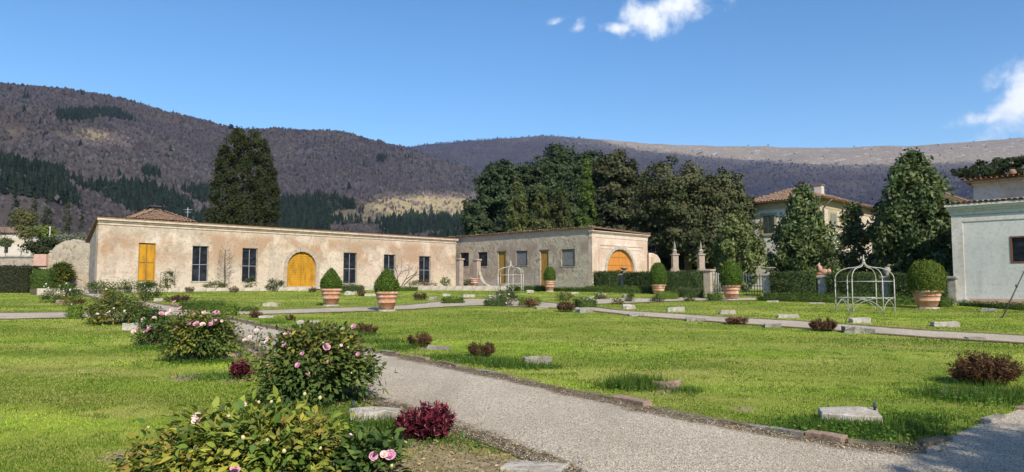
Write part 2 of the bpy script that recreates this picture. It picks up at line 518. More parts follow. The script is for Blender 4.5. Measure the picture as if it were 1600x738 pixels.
rings_h = np.r_[R0, np.linspace(R0 + 6, 700, 60), np.linspace(712, 1700, 80), np.linspace(1730, 3400, 56), 3900]
me, V = polar_sheet('hills', rings_h, AZW, None, lambda A, R, X, Y: np.where(R <= R0, z_ground(A, R, X, Y), hill_z(A, R)), True)
def poly_soft(px, py, cx, cy, rx, ry, k=.35):
    return np.clip((1 - np.sqrt(((px - cx) / rx) ** 2 + ((py - cy) / ry) ** 2)) / k, 0, 1)
hr = np.hypot(V[:, 0], V[:, 1])
hx, hy = project(V[:, 0], np.maximum(V[:, 1], 1), V[:, 2])
isF = V[:, 1] > 50
def meadow_mask(px, py, r):
    m = np.maximum(poly_soft(px, py, 660, 325, 120, 24), poly_soft(px, py, 560, 338, 60, 14) * .8)
    m = np.maximum(m, poly_soft(px, py, 130, 211, 52, 14) * .75)
    m = np.maximum(m, poly_soft(px, py, 20, 205, 50, 8) * .35)
    return m * (r < 1600) * (r > 200)
def bare_mask(px, py, r):
    yb = np.interp(px, [600, 860, 950, 1050, 1180, 1300, 1480, 1700], [215, 214, 231, 243, 258, 263, 262, 262])
    return np.clip((yb + 12 - py) / 22, 0, 1) * (r > 1900) * (px > 780)
attr(me, 'meadow', meadow_mask(hx, hy, hr) * isF)
attr(me, 'bare', bare_mask(hx, hy, hr) * isF)
fm = np.clip((190 - hr) / 30, 0, 1)
attr(me, 'field', fm)
tag(link('hills', me, hill_material()), 'wooded mountain slopes behind the garden', kind='structure')

main_path = tag(ribbon('gravel_path', MAIN_L, MAIN_R, 160, 24, .012, GRAVEL), 'wide gravel path running across the garden foreground', kind='structure')
tag(ribbon('gravel_path', P2_U, P2_D, 200, 8, .016, GRAVEL), 'pale gravel cross path between the two lawns', kind='structure')
tag(ribbon('gravel_path', P3_U, P3_D, 40, 6, .020, GRAVEL), 'short gravel path to the garden gate', kind='structure')
tag(ribbon('gravel_path', P4_U, P4_D, 60, 30, .007, GRAVEL, (0, 0)), 'gravel path turning off round the lawn corner', kind='structure')
# ------------------------------------------------------------------ building materials
def plaster(name, base, stain, pale, zst=(1.6, 4.0), low=(.9, (.55, .52, .40)), rubble=0.0, scale=1.0, darkpits=0.0, cover=.5):
    m = Mat(name, .92, .15)
    x = m.xyz('Object')
    n1 = m.noise(.45 * scale, 7, .62, kind='Object', dist=.4)
    n2 = m.noise(1.6 * scale, 7, .68)
    n3 = m.noise(9, 6, .7)
    sv = m.noise(1.0, 5, .6, vec=m.coord('Object', (1.6, 1, .25)))       # rain streaks
    c = m.mix(m.range(n2, .35, .65, 0, .55), base, pale)
    band = m.math('MULTIPLY', m.range(x[2], zst[0] - .5, zst[0] + .7), m.math('SUBTRACT', 1.0, m.range(x[2], zst[1] - .5, zst[1] + .3)))
    c = m.mix(m.math('MULTIPLY', m.range(n1, .38, .56), m.math('ADD', .26, m.math('MULTIPLY', band, .66))), c, stain)
    c = m.mix(m.range(sv, .5, .75, 0, .35), c, tuple(v * .62 for v in base))
    lowm = m.math('SUBTRACT', m.math('ADD', low[0], m.math('MULTIPLY', m.math('SUBTRACT', n1, .5), 3.2)), x[2])
    c = m.mix(m.range(lowm, -.15, .25, 0, .75), c, low[1])
    c = m.mix(m.range(n3, .5, .75, 0, .35), c, tuple(v * .55 for v in base))
    if darkpits:
        pit = m.noise(3.2, 3, .8)
        c = m.mix(m.range(pit, .66, .70, 0, darkpits), c, (.06, .05, .045))
    spk = m.noise(5.5, 8, .75); c = m.mix(m.range(spk, .50, .64, 0, .65), c, tuple(v * .72 for v in stain)); c = m.mix(m.range(spk, .30, .42, .45, 0), c, pale)
    h = m.math('ADD', m.math('MULTIPLY', n3, .5), m.range(lowm, -.05, .1, 0, -.6))
    if rubble:
        v = m.voro(4.2, 'Object', 'DISTANCE_TO_EDGE', 'Distance')
        joint = m.range(v, .0, .09)
        stone = m.voro(4.2, 'Object', 'F1', 'Color')
        sep = m.N.new('ShaderNodeSeparateColor'); m.L.new(stone, sep.inputs[0])
        sc = m.ramp(sep.outputs[0], [(0, (.24, .19, .14)), (.5, (.42, .36, .27)), (1, (.30, .27, .24))])
        sc = m.mix(joint, (.44, .39, .31), sc)
        ex = m.math('MULTIPLY', m.range(m.noise(.7, 5, .6), cover, cover + .06), rubble)
        c = m.mix(ex, c, sc)
        h = m.math('ADD', h, m.math('MULTIPLY', m.math('MULTIPLY', joint, ex), 1.5))
    m.color(c); m.bump(h, .55, .03)
    return m.m
PLASTER_A = plaster('plaster_cream', (.54, .45, .355), (.37, .245, .155), (.66, .59, .50), (1.7, 3.9), (.75, (.54, .48, .36)), rubble=.45)
PLASTER_B = plaster('plaster_bare_grey', (.36, .315, .25), (.26, .21, .155), (.56, .52, .45), (1.0, 4.0), (.8, (.44, .40, .33)), rubble=1.0, darkpits=.8)
PLASTER_P = plaster('plaster_pink', (.64, .52, .43), (.50, .38, .29), (.72, .64, .56), (1.2, 4.2), (.6, (.56, .50, .42)))
PLASTER_R = plaster('plaster_blue_grey', (.57, .57, .545), (.50, .50, .475), (.63, .62, .59), (1.0, 3.0), (.1, (.42, .40, .36)))
PLASTER_W = plaster('plaster_white', (.60, .58, .54), (.50, .46, .40), (.68, .66, .62), (1.0, 4.0), (-1., (.5, .45, .4)))
PLASTER_V = plaster('plaster_villa', (.54, .50, .43), (.48, .41, .31), (.60, .57, .51), (4.0, 7.5), (-1., (.5, .45, .4)))
STONE = simple('pale_stone', (.50, .46, .40), (.30, .28, .24), 5, .9, .6, .02)
GREYSTONE = simple('grey_stone', (.36, .34, .30), (.20, .19, .17), 4, .9, .7, .02)
WARMSTONE = simple('warm_stone', (.44, .37, .29), (.33, .275, .215), 4, .9, .6, .02)
CORNICE = simple('cornice_plaster', (.60, .50, .40), (.44, .35, .26), 3, .9, .4, .01)
TILE = simple('roof_tile', (.27, .165, .105), (.18, .13, .095), 4, .9, .4, .01)
TILE_O = simple('roof_tile_orange', (.40, .20, .075), (.27, .16, .085), 3, .9, .4, .01)
PINKCAP = simple('plaster_worn_pink', (.55, .34, .27), (.45, .30, .24), 5, .9, .4, .01)
def wood(name, c1, c2):
    m = Mat(name, .7, .25)
    n = m.noise(3, 6, .65, vec=m.coord('Object', (1, 1, .35)))
    f = m.noise(2.0, 6, .7, vec=m.coord('Object', (14, 14, 1.2)))
    c = m.mix(m.range(n, .35, .7), c1, c2)
    c = m.mix(m.range(f, .5, .75, 0, .6), c, tuple(v * .55 for v in c1))
    m.color(c); m.bump(f, .3, .006)
    return m.m
YELLOW = wood('yellow_painted_wood', (.52, .265, .016), (.30, .15, .018))
OCHRE = wood('ochre_wood', (.34, .20, .035), (.24, .14, .04))
ORANGE = wood('orange_varnished_wood', (.56, .235, .045), (.43, .18, .05))
def pane_mat():
    m = Mat('dark_pane', .5, .2)
    n = m.noise(1.6, 3, .5, vec=m.coord('World', (1, 1, 2.2)))
    m.color(m.mix(m.range(n, .4, .7), (.008, .010, .014), (.026, .031, .042)))
    m.bump(n, .6, .12)
    return m.m
PANE = pane_mat()
MESHGREY = simple('grey_shutter_board', (.12, .125, .13), (.18, .18, .18), 5, .7, .2, .01)
IRON = simple('dark_iron', (.05, .05, .055), (.09, .085, .08), 12, .6, .2, .004)
PALEBAR = simple('pale_bar', (.40, .42, .45), (.30, .31, .33), 8, .6, .2, .004)
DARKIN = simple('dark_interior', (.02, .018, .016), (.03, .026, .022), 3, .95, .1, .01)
SHUTTER = simple('green_shutter', (.045, .06, .05), (.07, .085, .07), 6, .7, .2, .01)
SHUTTER_P = simple('grey_green_shutter', (.20, .21, .17), (.26, .26, .21), 6, .7, .2, .01)
BROWNFRAME = simple('brown_frame', (.13, .06, .035), (.18, .09, .05), 8, .6, .2, .01)

def cornice_me(x0, x1, z, steps, cap=True):
    """stepped cornice: steps of (height, projection), from the bottom up; front at y=0 projecting to -y"""
    bm = bmesh.new(); zz = z
    for k, (h, p) in enumerate(steps):
        box(bm, x0 - p * .7, x1 + p * .7, -p, .25 - .003 * k, zz, zz + h - .0015); zz += h
    return bm_mesh(bm)
def tile_field(w, d, rise, pitch=.22, row=.42, seed=0, r=.075):
    """barrel tiles over a sloping rectangle: x in 0..w, y in 0..d (up slope), z rises by rise. One mesh"""
    rg = np.random.default_rng(seed); V = []; F = []
    nx = int(w / pitch); ny = int(d / row) + 1
    k = 6
    for i in range(nx):
        for j in range(ny):
            y0 = j * row; y1 = min(y0 + row + .06, d)
            z0 = rise * y0 / d + .035; z1 = rise * y1 / d + .01
            x = (i + .5) * pitch + rg.normal(0, .008)
            dz = rg.normal(0, .008)
            b = len(V)
            for (yy, zz, rr) in ((y0, z0, r * 1.08), (y1, z1, r * .92)):
                for a in range(k):
                    th = math.pi * a / (k - 1)
                    V.append((x + rr * 1.25 * math.cos(th), yy, zz + dz + rr * math.sin(th)))
            for a in range(k - 1): F.append((b + a, b + a + 1, b + k + a + 1, b + k + a))
    return np_mesh('roof_tiles', V, F)

DA = Vector((.7071, .7071, 0)); DB = Vector((.7071, -.7071, 0))
def local_on(P0, d, px, py):
    """pixel -> (u, z) on the vertical plane through P0 along d"""
    n = Vector((d.y, -d.x, 0))
    q = on_plane(px, py, P0, n)
    return (q - Vector(P0)).dot(d), q.z - P0[2]
def opening(P0, d, x0, x1, y0, y1):
    u0, zt = local_on(P0, d, (x0), y0); u1, _ = local_on(P0, d, x1, y0)
    _, zb = local_on(P0, d, (x0 + x1) / 2, y1); _, zt = local_on(P0, d, (x0 + x1) / 2, y0)
    return u0, u1, zb, zt

# ------------------------------------------------------------------ the long lemon house on the left
PA = (-26.3, 45.05, 1.86)
LA, HA = 29.8, 4.02
A = thing('long_garden_house', 'long cream plastered garden house with a row of dark tall windows and yellow doors', 'building', PA, math.radians(45))
ops = [('door', 217, 244, 380, 440), ('window', 301, 326.5, 384.5, 439.5), ('window', 379, 403, 388, 440.5), ('arch', 449, 494.5, 393.5, 448),
       ('window', 537, 558, 395, 442.5), ('window', 600, 618, 398, 442.5), ('window', 655, 673, 400.5, 441.5)]
holes = []; rects = []
for kind, x0, x1, y0, y1 in ops:
    u0, u1, zb, zt = opening(PA, DA, x0, x1, y0, y1)
    if kind == 'arch': zb = max(zb, .02)
    zb = max(zb, .04)
    rects.append((kind, u0, u1, zb, zt))
    holes.append(arch(u0, u1, zb, zt) if kind == 'arch' else rect(u0, u1, zb, zt))
link('wall', wall_me([(0, -.6), (LA, -.6), (LA, HA), (0, HA)], holes, .45), PLASTER_A, A)
# end walls and back, all below the sloping roof
DEP = 5.0
bm = bmesh.new()
def prism(bm, poly, x0, x1):
    a = [bm.verts.new((x0, y, z)) for y, z in poly]; b = [bm.verts.new((x1, y, z)) for y, z in poly]
    bm.faces.new(a); bm.faces.new(b[::-1])
    for i in range(len(poly)):
        j = (i + 1) % len(poly); bm.faces.new((a[i], b[i], b[j], a[j]))
prism(bm, [(.452, -.6), (DEP, -.6), (DEP, HA - 3.2), (.452, HA - .1)], .003, .4)
link('end_wall', bm_mesh(bm), GREYSTONE, A)
bm = bmesh.new(); prism(bm, [(.452, -.6), (DEP, -.6), (DEP, HA - 3.2), (.452, HA - .1)], LA - .4, LA - .003)
link('end_wall', bm_mesh(bm), PLASTER_A, A)
link('back_wall', box_me(.4, LA - .4, DEP - .4, DEP - .003, -.6, HA - 3.3), PLASTER_A, A)
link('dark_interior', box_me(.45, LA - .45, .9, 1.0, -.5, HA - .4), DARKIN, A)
link('cornice', cornice_me(0, LA, HA, [(.10, .05), (.07, .02), (.10, .10), (.13, .20)]), CORNICE, A)
bm = bmesh.new(); prism(bm, [(-.22, HA + .402), (DEP + .3, HA - 3.05), (DEP + .3, HA - 2.93), (-.22, HA + .47)], -.2, LA + .2)
rf = link('roof', bm_mesh(bm), TILE, A)
# ragged line of edge tiles on the eave
V = []; F = []
for i in range(int(LA / .2)):
    x = -.1 + i * .2 + rng.normal(0, .02); w = .17; h = .035 + abs(rng.normal(0, .022)); b = len(V)
    for yy in (-.27 + rng.normal(0, .02), .3):
        for q in range(5):
            th = math.pi * q / 4; V.append((x + w / 2 * math.cos(th), yy, HA + .475 - (yy + .27) * .33 + h * math.sin(th)))
    for q in range(4): F.append((b + q, b + q + 1, b + 5 + q + 1, b + 5 + q))
o = link('edge_tiles', np_mesh('edge_tiles', V, F), TILE, rf); o['kind'] = 'stuff'
def framed(u0, u1, z0, z1, w, y0, y1):
    bm = bmesh.new()
    box(bm, u0 - w, u0, y0, y1, z0, z1); box(bm, u1, u1 + w, y0, y1, z0, z1); box(bm, u0 - w, u1 + w, y0, y1, z1 + .0015, z1 + w)
    return bm_mesh(bm)
for kind, u0, u1, zb, zt in rects:
    if kind == 'window':
        w = link('window', framed(u0 + .05, u1 - .05, zb, zt - .06, .06, .10, .18), GREYSTONE, A)
        um = (u0 + u1) / 2; zm = zb + (zt - zb) * .47
        for (a, b) in ((u0 + .06, um - .02), (um + .02, u1 - .06)):
            for (c, d) in ((zb + .01, zm - .02), (zm + .02, zt - .07)):
                link('pane', box_me(a, b, .16, .19, c, d), PANE, w)
        bm = bmesh.new(); box(bm, um - .014, um + .014, .13, .195, zb, zt - .06); box(bm, u0 + .05, u1 - .05, .135, .19, zm - .014, zm + .014)
        link('glazing_bar', bm_mesh(bm), PALEBAR, w)
        link('sill', box_me(u0 - .08, u1 + .08, -.035, .12, zb - .08, zb - .002), STONE, w)
    elif kind == 'door':
        d = link('door', framed(u0 + .05, u1 - .05, zb, zt - .05, .05, .08, .16), YELLOW, A)
        d['label'] = 'tall yellow wooden double door with panels'
        um = (u0 + u1) / 2
        for (a, b) in ((u0 + .055, um - .008), (um + .008, u1 - .055)):
            zz = [zb + .02, zb + (zt - zb) * .48, zt - .06]
            link('door_leaf', box_me(a, b, .12, .16, zb + .01, zt - .055), OCHRE, d)
            for c, e in zip(zz, zz[1:]):
                link('door_panel', box_me(a + .03, b - .03, .090, .119, c + .035, e - .035, .014), YELLOW, d)
        link('threshold', box_me(u0 - .1, u1 + .1, -.25, .2, zb - .12, zb - .004), STONE, d)
    else:
        d = link('arched_door', None, None, A); d['label'] = 'broad arched yellow double door in a grey stone surround'
        r = (u1 - u0) / 2; um = (u0 + u1) / 2; zs = zt - r; n = 15
        hb = (zt - zb) / n
        for i in range(n):
            c, e = zb + i * hb + .008, zb + (i + 1) * hb - .008
            def half(z): return r - .02 if z <= zs else math.sqrt(max((r - .02) ** 2 - (z - zs) ** 2, .0009))
            for s in (-1, 1):
                hw0, hw1 = half(c), half(min(e, zt - .03))
                if hw1 < .05: continue
                q = [(um + s * .012, c), (um + s * hw0, c), (um + s * hw1, e), (um + s * .012, e)]
                link('plank', wall_me(q if s > 0 else q[::-1], [], .03), YELLOW, d).location = (0, .16, 0)
        link('plank_backing', wall_me(arch(u0 + .005, u1 - .005, zb, zt - .005), [], .04), OCHRE, d).location = (0, .195, 0)
        # voussoir surround: jamb blocks, arch stones and keystone, each a stone
        for s in (-1, 1):
            z = zb
            for k in range(4):
                h = (zs - zb) / 4
                a, b = sorted((um + s * (r + .004), um + s * (r + .27)))
                link('surround_stone', box_me(a, b, -.05, .1, z + .004, z + h - .004, .012), WARMSTONE, d); z += h
        nv = 11
        for k in range(nv):
            t0 = math.pi * k / nv + .008; t1 = math.pi * (k + 1) / nv - .008
            ro = r + .27 if k != nv // 2 else r + .42
            q = [(um + (r + .004) * math.cos(t0), zs + (r + .004) * math.sin(t0)), (um + ro * math.cos(t0), zs + ro * math.sin(t0)),
                 (um + ro * math.cos(t1), zs + ro * math.sin(t1)), (um + (r + .004) * math.cos(t1), zs + (r + .004) * math.sin(t1))]
            link('surround_stone', wall_me(q, [], .15), WARMSTONE, d).location = (0, -.05 if k != nv // 2 else -.09, 0)
        link('door_step', box_me(u0 - .3, u1 + .3, -.5, .2, zb - .2, zb - .004, .02), STONE, d)
# small hipped tower behind the long house
TW = thing('tiled_roof_turret', 'low hipped tile roof with a small chimney rising behind the cream house', 'turret', (-25.3, 50.0, gz(50)), math.radians(45))
s = 2.15; ze = 6.40 - gz(50); zp = 7.36 - gz(50)
link('wall', box_me(-s + .25, s - .25, -s + .25, s - .25, 0, ze - .06), GREYSTONE, TW)
bm = bmesh.new()
vs = [bm.verts.new(p) for p in ((-s, -s, ze), (s, -s, ze), (s, s, ze), (-s, s, ze), (0, 0, zp))]
bm.faces.new(vs[:4][::-1])
for i in range(4): bm.faces.new((vs[i], vs[(i + 1) % 4], vs[4]))
troof = link('roof', bm_mesh(bm), TILE, TW)
V = []; F = []
for side in range(4):
    ca, sa = math.cos(side * math.pi / 2), math.sin(side * math.pi / 2)
    for i in range(20):
        x = -s + (i + .5) * 2 * s / 20
        for j in range(9):
            f0 = j / 9; f1 = min(f0 + .14, 1)
            if abs(x) > s * (1 - f0) + .05: continue
            b = len(V); dz = rng.normal(0, .012)
            for f in (f0, f1):
                for q in range(5):
                    th = math.pi * q / 4
                    px_, py_, pz_ = x + .10 * math.cos(th), -s * (1 - f), ze + (zp - ze) * f + .02 + .075 * math.sin(th) + (.03 if f == f0 else 0) + dz
                    V.append((px_ * ca - py_ * sa, px_ * sa + py_ * ca, pz_))
            for q in range(4): F.append((b + q, b + q + 1, b + 5 + q + 1, b + 5 + q))
o = link('roof_tiles', np_mesh('roof_tiles', V, F), TILE, troof); o['kind'] = 'stuff'
V = []; F = []                                     # rafter ends under the eaves
bm = bmesh.new()
for side in range(4):
    for i in range(12):
        x = -s + .2 + i * (2 * s - .4) / 11
        vs = box(bm, x - .05, x + .05, -s + .02, -s + .3, ze - .12, ze - .02)
        bmesh.ops.rotate(bm, verts=vs, cent=(0, 0, 0), matrix=Matrix.Rotation(side * math.pi / 2, 3, 'Z'))
o = link('rafter_ends', bm_mesh(bm), BARK, TW); o['kind'] = 'stuff'
ch = link('chimney', box_me(-.28, .28, -.28, .28, zp - .25, zp + .16), DARKIN, troof)
link('chimney_cap', box_me(-.36, .36, -.36, .36, zp + .162, zp + .24), IRON, troof)
an = thing('roof_aerial', 'thin metal aerial behind the turret roof', 'aerial', at(293, 345, 54))
link('mast', tube_me([[(0, 0, 0), (0, 0, 1.0)]], .025), PALEBAR, an)
link('crossbars', tube_me([[(-.35, 0, .85), (.35, 0, .85)], [(-.25, 0, .65), (.25, 0, .65)]], .015), PALEBAR, an)

# ------------------------------------------------------------------ the corner house with the bare grey front and the orange arch
LB, HB = 17.6, 4.45
PB = (6.25, 55.5, 1.58)
B0 = Vector(PB) - DB * LB
B = thing('corner_house', 'grey weathered corner house with an orange arched door on its pink side', 'building', PB)
bf = math.radians(-45); ba = math.radians(45)
ops = [('win_dark', 719, 732.5, 395, 416), ('win_dark', 746.5, 761.5, 394, 416), ('door', 778, 790, 394, 445.5), ('win_grey', 806, 824, 392, 415), ('door', 844, 857, 392, 448.5), ('win_grey', 877, 898, 389.5, 416)]
P0 = (B0.x, B0.y, PB[2])
holes = []; rects = []
for kind, x0, x1, y0, y1 in ops:
    u0, u1, zb, zt = opening(P0, DB, x0, x1, y0, y1); zb = max(zb, .03)
    rects.append((kind, u0, u1, zb, zt)); holes.append(rect(u0, u1, zb, zt))
rel = Vector(P0) - Vector(PB)
link('front_wall', wall_me([(0, -.6), (LB, -.6), (LB, HB), (0, HB)], holes, .4), PLASTER_B, B, rel, bf)
link('front_cornice', cornice_me(0, LB, HB, [(.34, .012), (.06, .05), (.05, .14)]), simple('cornice_grey', (.52, .43, .36), (.38, .31, .26), 3), B, rel, bf)
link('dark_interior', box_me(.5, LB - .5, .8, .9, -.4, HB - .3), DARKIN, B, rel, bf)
for kind, u0, u1, zb, zt in rects:
    if kind == 'door':
        d = link('door', box_me(u0 + .01, u1 - .01, .14, .20, zb + .005, zt - .01), OCHRE, B, rel, bf)
        d['label'] = 'narrow ochre plank door'
        npl = 4; wpl = (u1 - u0 - .1) / npl
        for k in range(npl):
            link('plank', box_me(u0 + .05 + k * wpl + .006, u0 + .05 + (k + 1) * wpl - .006, .115, .139, zb + .02, zt - .03), OCHRE, d)
        link('lintel', box_me(u0 - .12, u1 + .12, -.015, .1, zt + .002, zt + .10), BARK, d)
    else:
        w = link('window', framed(u0 + .05, u1 - .05, zb + .05, zt - .05, .05, .08, .15), MESHGREY, B, rel, bf)
        um = (u0 + u1) / 2
        for (a, b) in ((u0 + .055, um - .012), (um + .012, u1 - .055)):
            link('pane' if kind == 'win_dark' else 'shutter_board', box_me(a, b, .12, .15, zb + .055, zt - .055), PANE if kind == 'win_dark' else MESHGREY, w)
        link('sill', box_me(u0 - .06, u1 + .06, -.04, .07, zb - .07, zb - .002), GREYSTONE, w)
# the pink side with the arch
LS = 7.6
u0, zt = local_on(PB, DA, 947.5, 389.5); u1, _ = local_on(PB, DA, 990, 389.5); _, zt = local_on(PB, DA, 968, 389.5)
zb = .03
link('side_wall', wall_me([(.404, -.6), (LS, -.6), (LS, HB - .25), (.404, HB - .25)], [arch(u0, u1, zb, zt)], .4), PLASTER_P, B, (0, 0, 0), ba)
link('corner_strip', box_me(0.0, .403, -.03, .36, -.6, HB - .25), PLASTER_P, B, (0, 0, 0), ba)
link('side_cornice', cornice_me(0, LS, HB - .248, [(.30, .03), (.08, .08), (.07, .16), (.06, .22)]), PLASTER_P, B, (0, 0, 0), ba)
# raised moulding round the arch, two steps
def mould(a, b, zt_, w, y):
    bm = bmesh.new(); box(bm, a, a + w, y, .02, 0, zt_); box(bm, b - w, b, y, .02, 0, zt_); box(bm, a + w, b - w, y, .02, zt_ - w, zt_)
    return bm_mesh(bm)
link('moulding', mould(.85, LS - .65, HB - .75, .10, -.045), PLASTER_P, B, (0, 0, 0), ba)
link('moulding', mould(1.15, LS - .95, HB - 1.05, .07, -.03), PLASTER_P, B, (0, 0, 0), ba)
d = link('arched_door', None, None, B, (0, 0, 0), ba); d['label'] = 'orange varnished arched double door'
r = (u1 - u0) / 2; um = (u0 + u1) / 2; zs = zt - r
link('door_backing', wall_me(arch(u0 + .004, u1 - .004, zb, zt - .004), [], .05), ORANGE, d).location = (0, .20, 0)
for sgn in (-1, 1):
    rows = np.linspace(zb + .05, zt - .05, 6)
    for c, e in zip(rows, rows[1:]):
        def half(z): return r - .1 if z <= zs else math.sqrt(max((r - .1) ** 2 - (z - zs) ** 2, .0))
        h0, h1 = half(c + .03), half(e - .03)
        if h1 < .12: h1 = .12
        q = [(um + sgn * .05, c + .03), (um + sgn * h0, c + .03), (um + sgn * h1, e - .03), (um + sgn * .05, e - .03)]
        link('door_panel', wall_me(q if sgn > 0 else q[::-1], [], .035), ORANGE, d).location = (0, .164, 0)
for k in range(13):
    t0 = math.pi * k / 13 + .006; t1 = math.pi * (k + 1) / 13 - .006; ro = r + .26
    q = [(um + (r + .004) * math.cos(t0), zs + (r + .004) * math.sin(t0)), (um + ro * math.cos(t0), zs + ro * math.sin(t0)), (um + ro * math.cos(t1), zs + ro * math.sin(t1)), (um + (r + .004) * math.cos(t1), zs + (r + .004) * math.sin(t1))]
    link('surround_stone', wall_me(q, [], .14), STONE, d).location = (0, -.06, 0)
for sgn in (-1, 1):
    for k in range(3):
        a, b = sorted((um + sgn * (r + .004), um + sgn * (r + .26))); h = (zs - zb) / 3
        link('surround_stone', box_me(a, b, -.06, .08, zb + k * h + .003, zb + (k + 1) * h - .003, .01), STONE, d)
# roof of the corner house: low slopes behind the eaves, tiles along both edges
bm = bmesh.new()
p = [Vector(P0) + Vector((-.7071, -.7071, 0)) * .25, Vector(PB) + Vector((0, -.35, 0)), Vector(PB) + DA * (LS + .2) + DB * .2, Vector(P0) + DA * (LS + .2)]
zz = [HB + .47, HB + .47, HB + .30, HB + .55]
lo = [bm.verts.new((q.x - PB[0], q.y - PB[1], z)) for q, z in zip(p, zz)]; hi = [bm.verts.new((q.x - PB[0], q.y - PB[1], z + .07)) for q, z in zip(p, zz)]
bm.faces.new(lo[::-1]); bm.faces.new(hi)
for i in range(4): bm.faces.new((lo[i], lo[(i + 1) % 4], hi[(i + 1) % 4], hi[i]))
rf = link('roof', bm_mesh(bm), TILE, B)
bm = bmesh.new()
box(bm, .3, LB - .3, LS - .3, LS, -.6, HB + .2)
link('back_wall', bm_mesh(bm), PLASTER_B, B, rel, bf)
V = []; F = []
for (q0, q1, n_, z0, z1) in ((p[0], p[1], 80, zz[0], zz[1]), (p[1], p[2], 38, zz[1], zz[2])):
    dd = (q1 - q0) / n_; nn = Vector((dd.y, -dd.x, 0)).normalized()
    for i in range(n_):
        c_ = q0 + dd * (i + .5) + nn * rng.normal(.04, .02); ln = dd.length * .43; b = len(V); h = .05 + abs(rng.normal(0, .025))
        zc = z0 + (z1 - z0) * i / n_ + .06
        for k, yy in enumerate((0, .5)):
            for qq in range(5):
                th = math.pi * qq / 4; v = c_ + dd.normalized() * ln * math.cos(th) - nn * yy
                V.append((v.x - PB[0], v.y - PB[1], zc + h * math.sin(th) + yy * .05))
        for qq in range(4): F.append((b + qq, b + qq + 1, b + 6 + qq, b + 5 + qq))
o = link('edge_tiles', np_mesh('edge_tiles', V, F), TILE, rf); o['kind'] = 'stuff'

# ------------------------------------------------------------------ blue-grey house at the right edge
PR = (21.0, 33.75, 1.06)
R_ = thing('blue_grey_house', 'pale blue-grey plastered house with a moulded cornice at the edge of the garden', 'building', PR, math.radians(-45))
LR, HR = 15.0, 4.25
wu0, wu1, wzb, wzt = opening(PR, DB, 1577.5, 1612, 369.5, 411.5)
_, wzt = local_on(PR, DB, 1580, 369.5); _, wzb = local_on(PR, DB, 1580, 411.5); wu1 = wu0 + 1.25
link('wall', wall_me([(0, -.6), (LR, -.6), (LR, HR), (0, HR)], [rect(wu0, wu1, wzb, wzt)], .4), PLASTER_R, R_)
link('corner_pilaster', box_me(-.04, .42, -.05, .35, .3, HR - .02), PLASTER_W, R_)
link('pilaster_foot', box_me(-.14, .56, -.16, .33, -.4, .297, .02), STONE, R_)
link('string_band', box_me(.421, LR, -.035, .02, HR - .32, HR - .03), PLASTER_W, R_)
link('cornice', cornice_me(-.04, LR, HR, [(.18, .07), (.10, .13), (.12, .22), (.10, .30)]), PLASTER_W, R_)
link('plinth', box_me(.57, LR, -.04, .02, -.6, .32), PINKCAP, R_)
w = link('window', framed(wu0 + .07, wu1 - .07, wzb + .08, wzt - .07, .07, -.02, .12), BROWNFRAME, R_)
link('window_bottom_rail', box_me(wu0, wu1, -.02, .12, wzb, wzb + .078), BROWNFRAME, w)
link('pane', box_me(wu0 + .07, wu1 - .07, .09, .11, wzb + .08, wzt - .07), PANE, w)
link('side_wall', box_me(.003, .4, .401, 9, -.6, HR), PLASTER_R, R_)
link('back_wall', box_me(.4, LR, 8.6, 8.997, -.6, HR), PLASTER_R, R_)
bm = bmesh.new(); box(bm, -.3, LR, -.28, 9.2, HR + .502, HR + .58)
lr = link('lower_roof', bm_mesh(bm), TILE, R_)
V = []; F = []
for i in range(70):
    x = -.3 + i * .22; b = len(V); h = .06 + abs(rng.normal(0, .015))
    for yy in (-.36 + rng.normal(0, .015), .4):
        for q in range(5):
            th = math.pi * q / 4; V.append((x + .1 * math.cos(th), yy, HR + .55 + h * math.sin(th)))
    for q in range(4): F.append((b + q, b + q + 1, b + 6 + q, b + 5 + q))
o = link('edge_tiles', np_mesh('edge_tiles', V, F), TILE, lr); o['kind'] = 'stuff'
ub = 2.4
q = on_plane(1521, 300, Vector(PR) + Vector((.7071, .7071, 0)) * ub, (-.7071, -.7071, 0))
uu = (q - Vector(PR)).dot(DB)
zt_up = on_plane(1521, 284, q, (-.7071, -.7071, 0)).z - PR[2]
link('upper_wall', box_me(uu, LR, ub, 8.5, HR + .3, zt_up), PLASTER_V, R_)
link('upper_band', box_me(uu - .06, LR, ub - .06, ub + .1, zt_up - .22, zt_up - .03), PLASTER_W, R_)
bm = bmesh.new()
e0 = zt_up + .002; ov = .45; xr0, xr1, y0_, y1_ = uu - ov, LR, ub - ov, 8.9
vs = [bm.verts.new(v) for v in ((xr0, y0_, e0), (xr1, y0_, e0), (xr1, y1_, e0), (xr0, y1_, e0), (xr0 + 4.2, (y0_ + y1_) / 2, e0 + .42), (xr1, (y0_ + y1_) / 2, e0 + .42))]
for f in ((0, 1, 5, 4), (3, 0, 4), (2, 3, 4, 5), (0, 3, 2, 1), (1, 2, 5)): bm.faces.new([vs[i] for i in f])
ur = link('upper_roof', bm_mesh(bm), TILE_O, R_)
me = tile_field(LR - uu + ov, 3.2, .36, seed=5)
o = link('roof_tiles', me, TILE_O, ur, (xr0, y0_ - .03, e0 + .03)); o['kind'] = 'stuff'
link('ridge_knob', lathe_me([(.08, 0), (.16, .12), (.18, .25), (.10, .38)], 10), TILE, ur, (xr0 + 1.9, y0_ + 1.6, e0 + .2))
bm = bmesh.new(); box(bm, xr0 + .1, xr1, y0_ + .03, y0_ + .1, e0 - .1, e0 - .003)
link('gutter', bm_mesh(bm), BARK, ur)

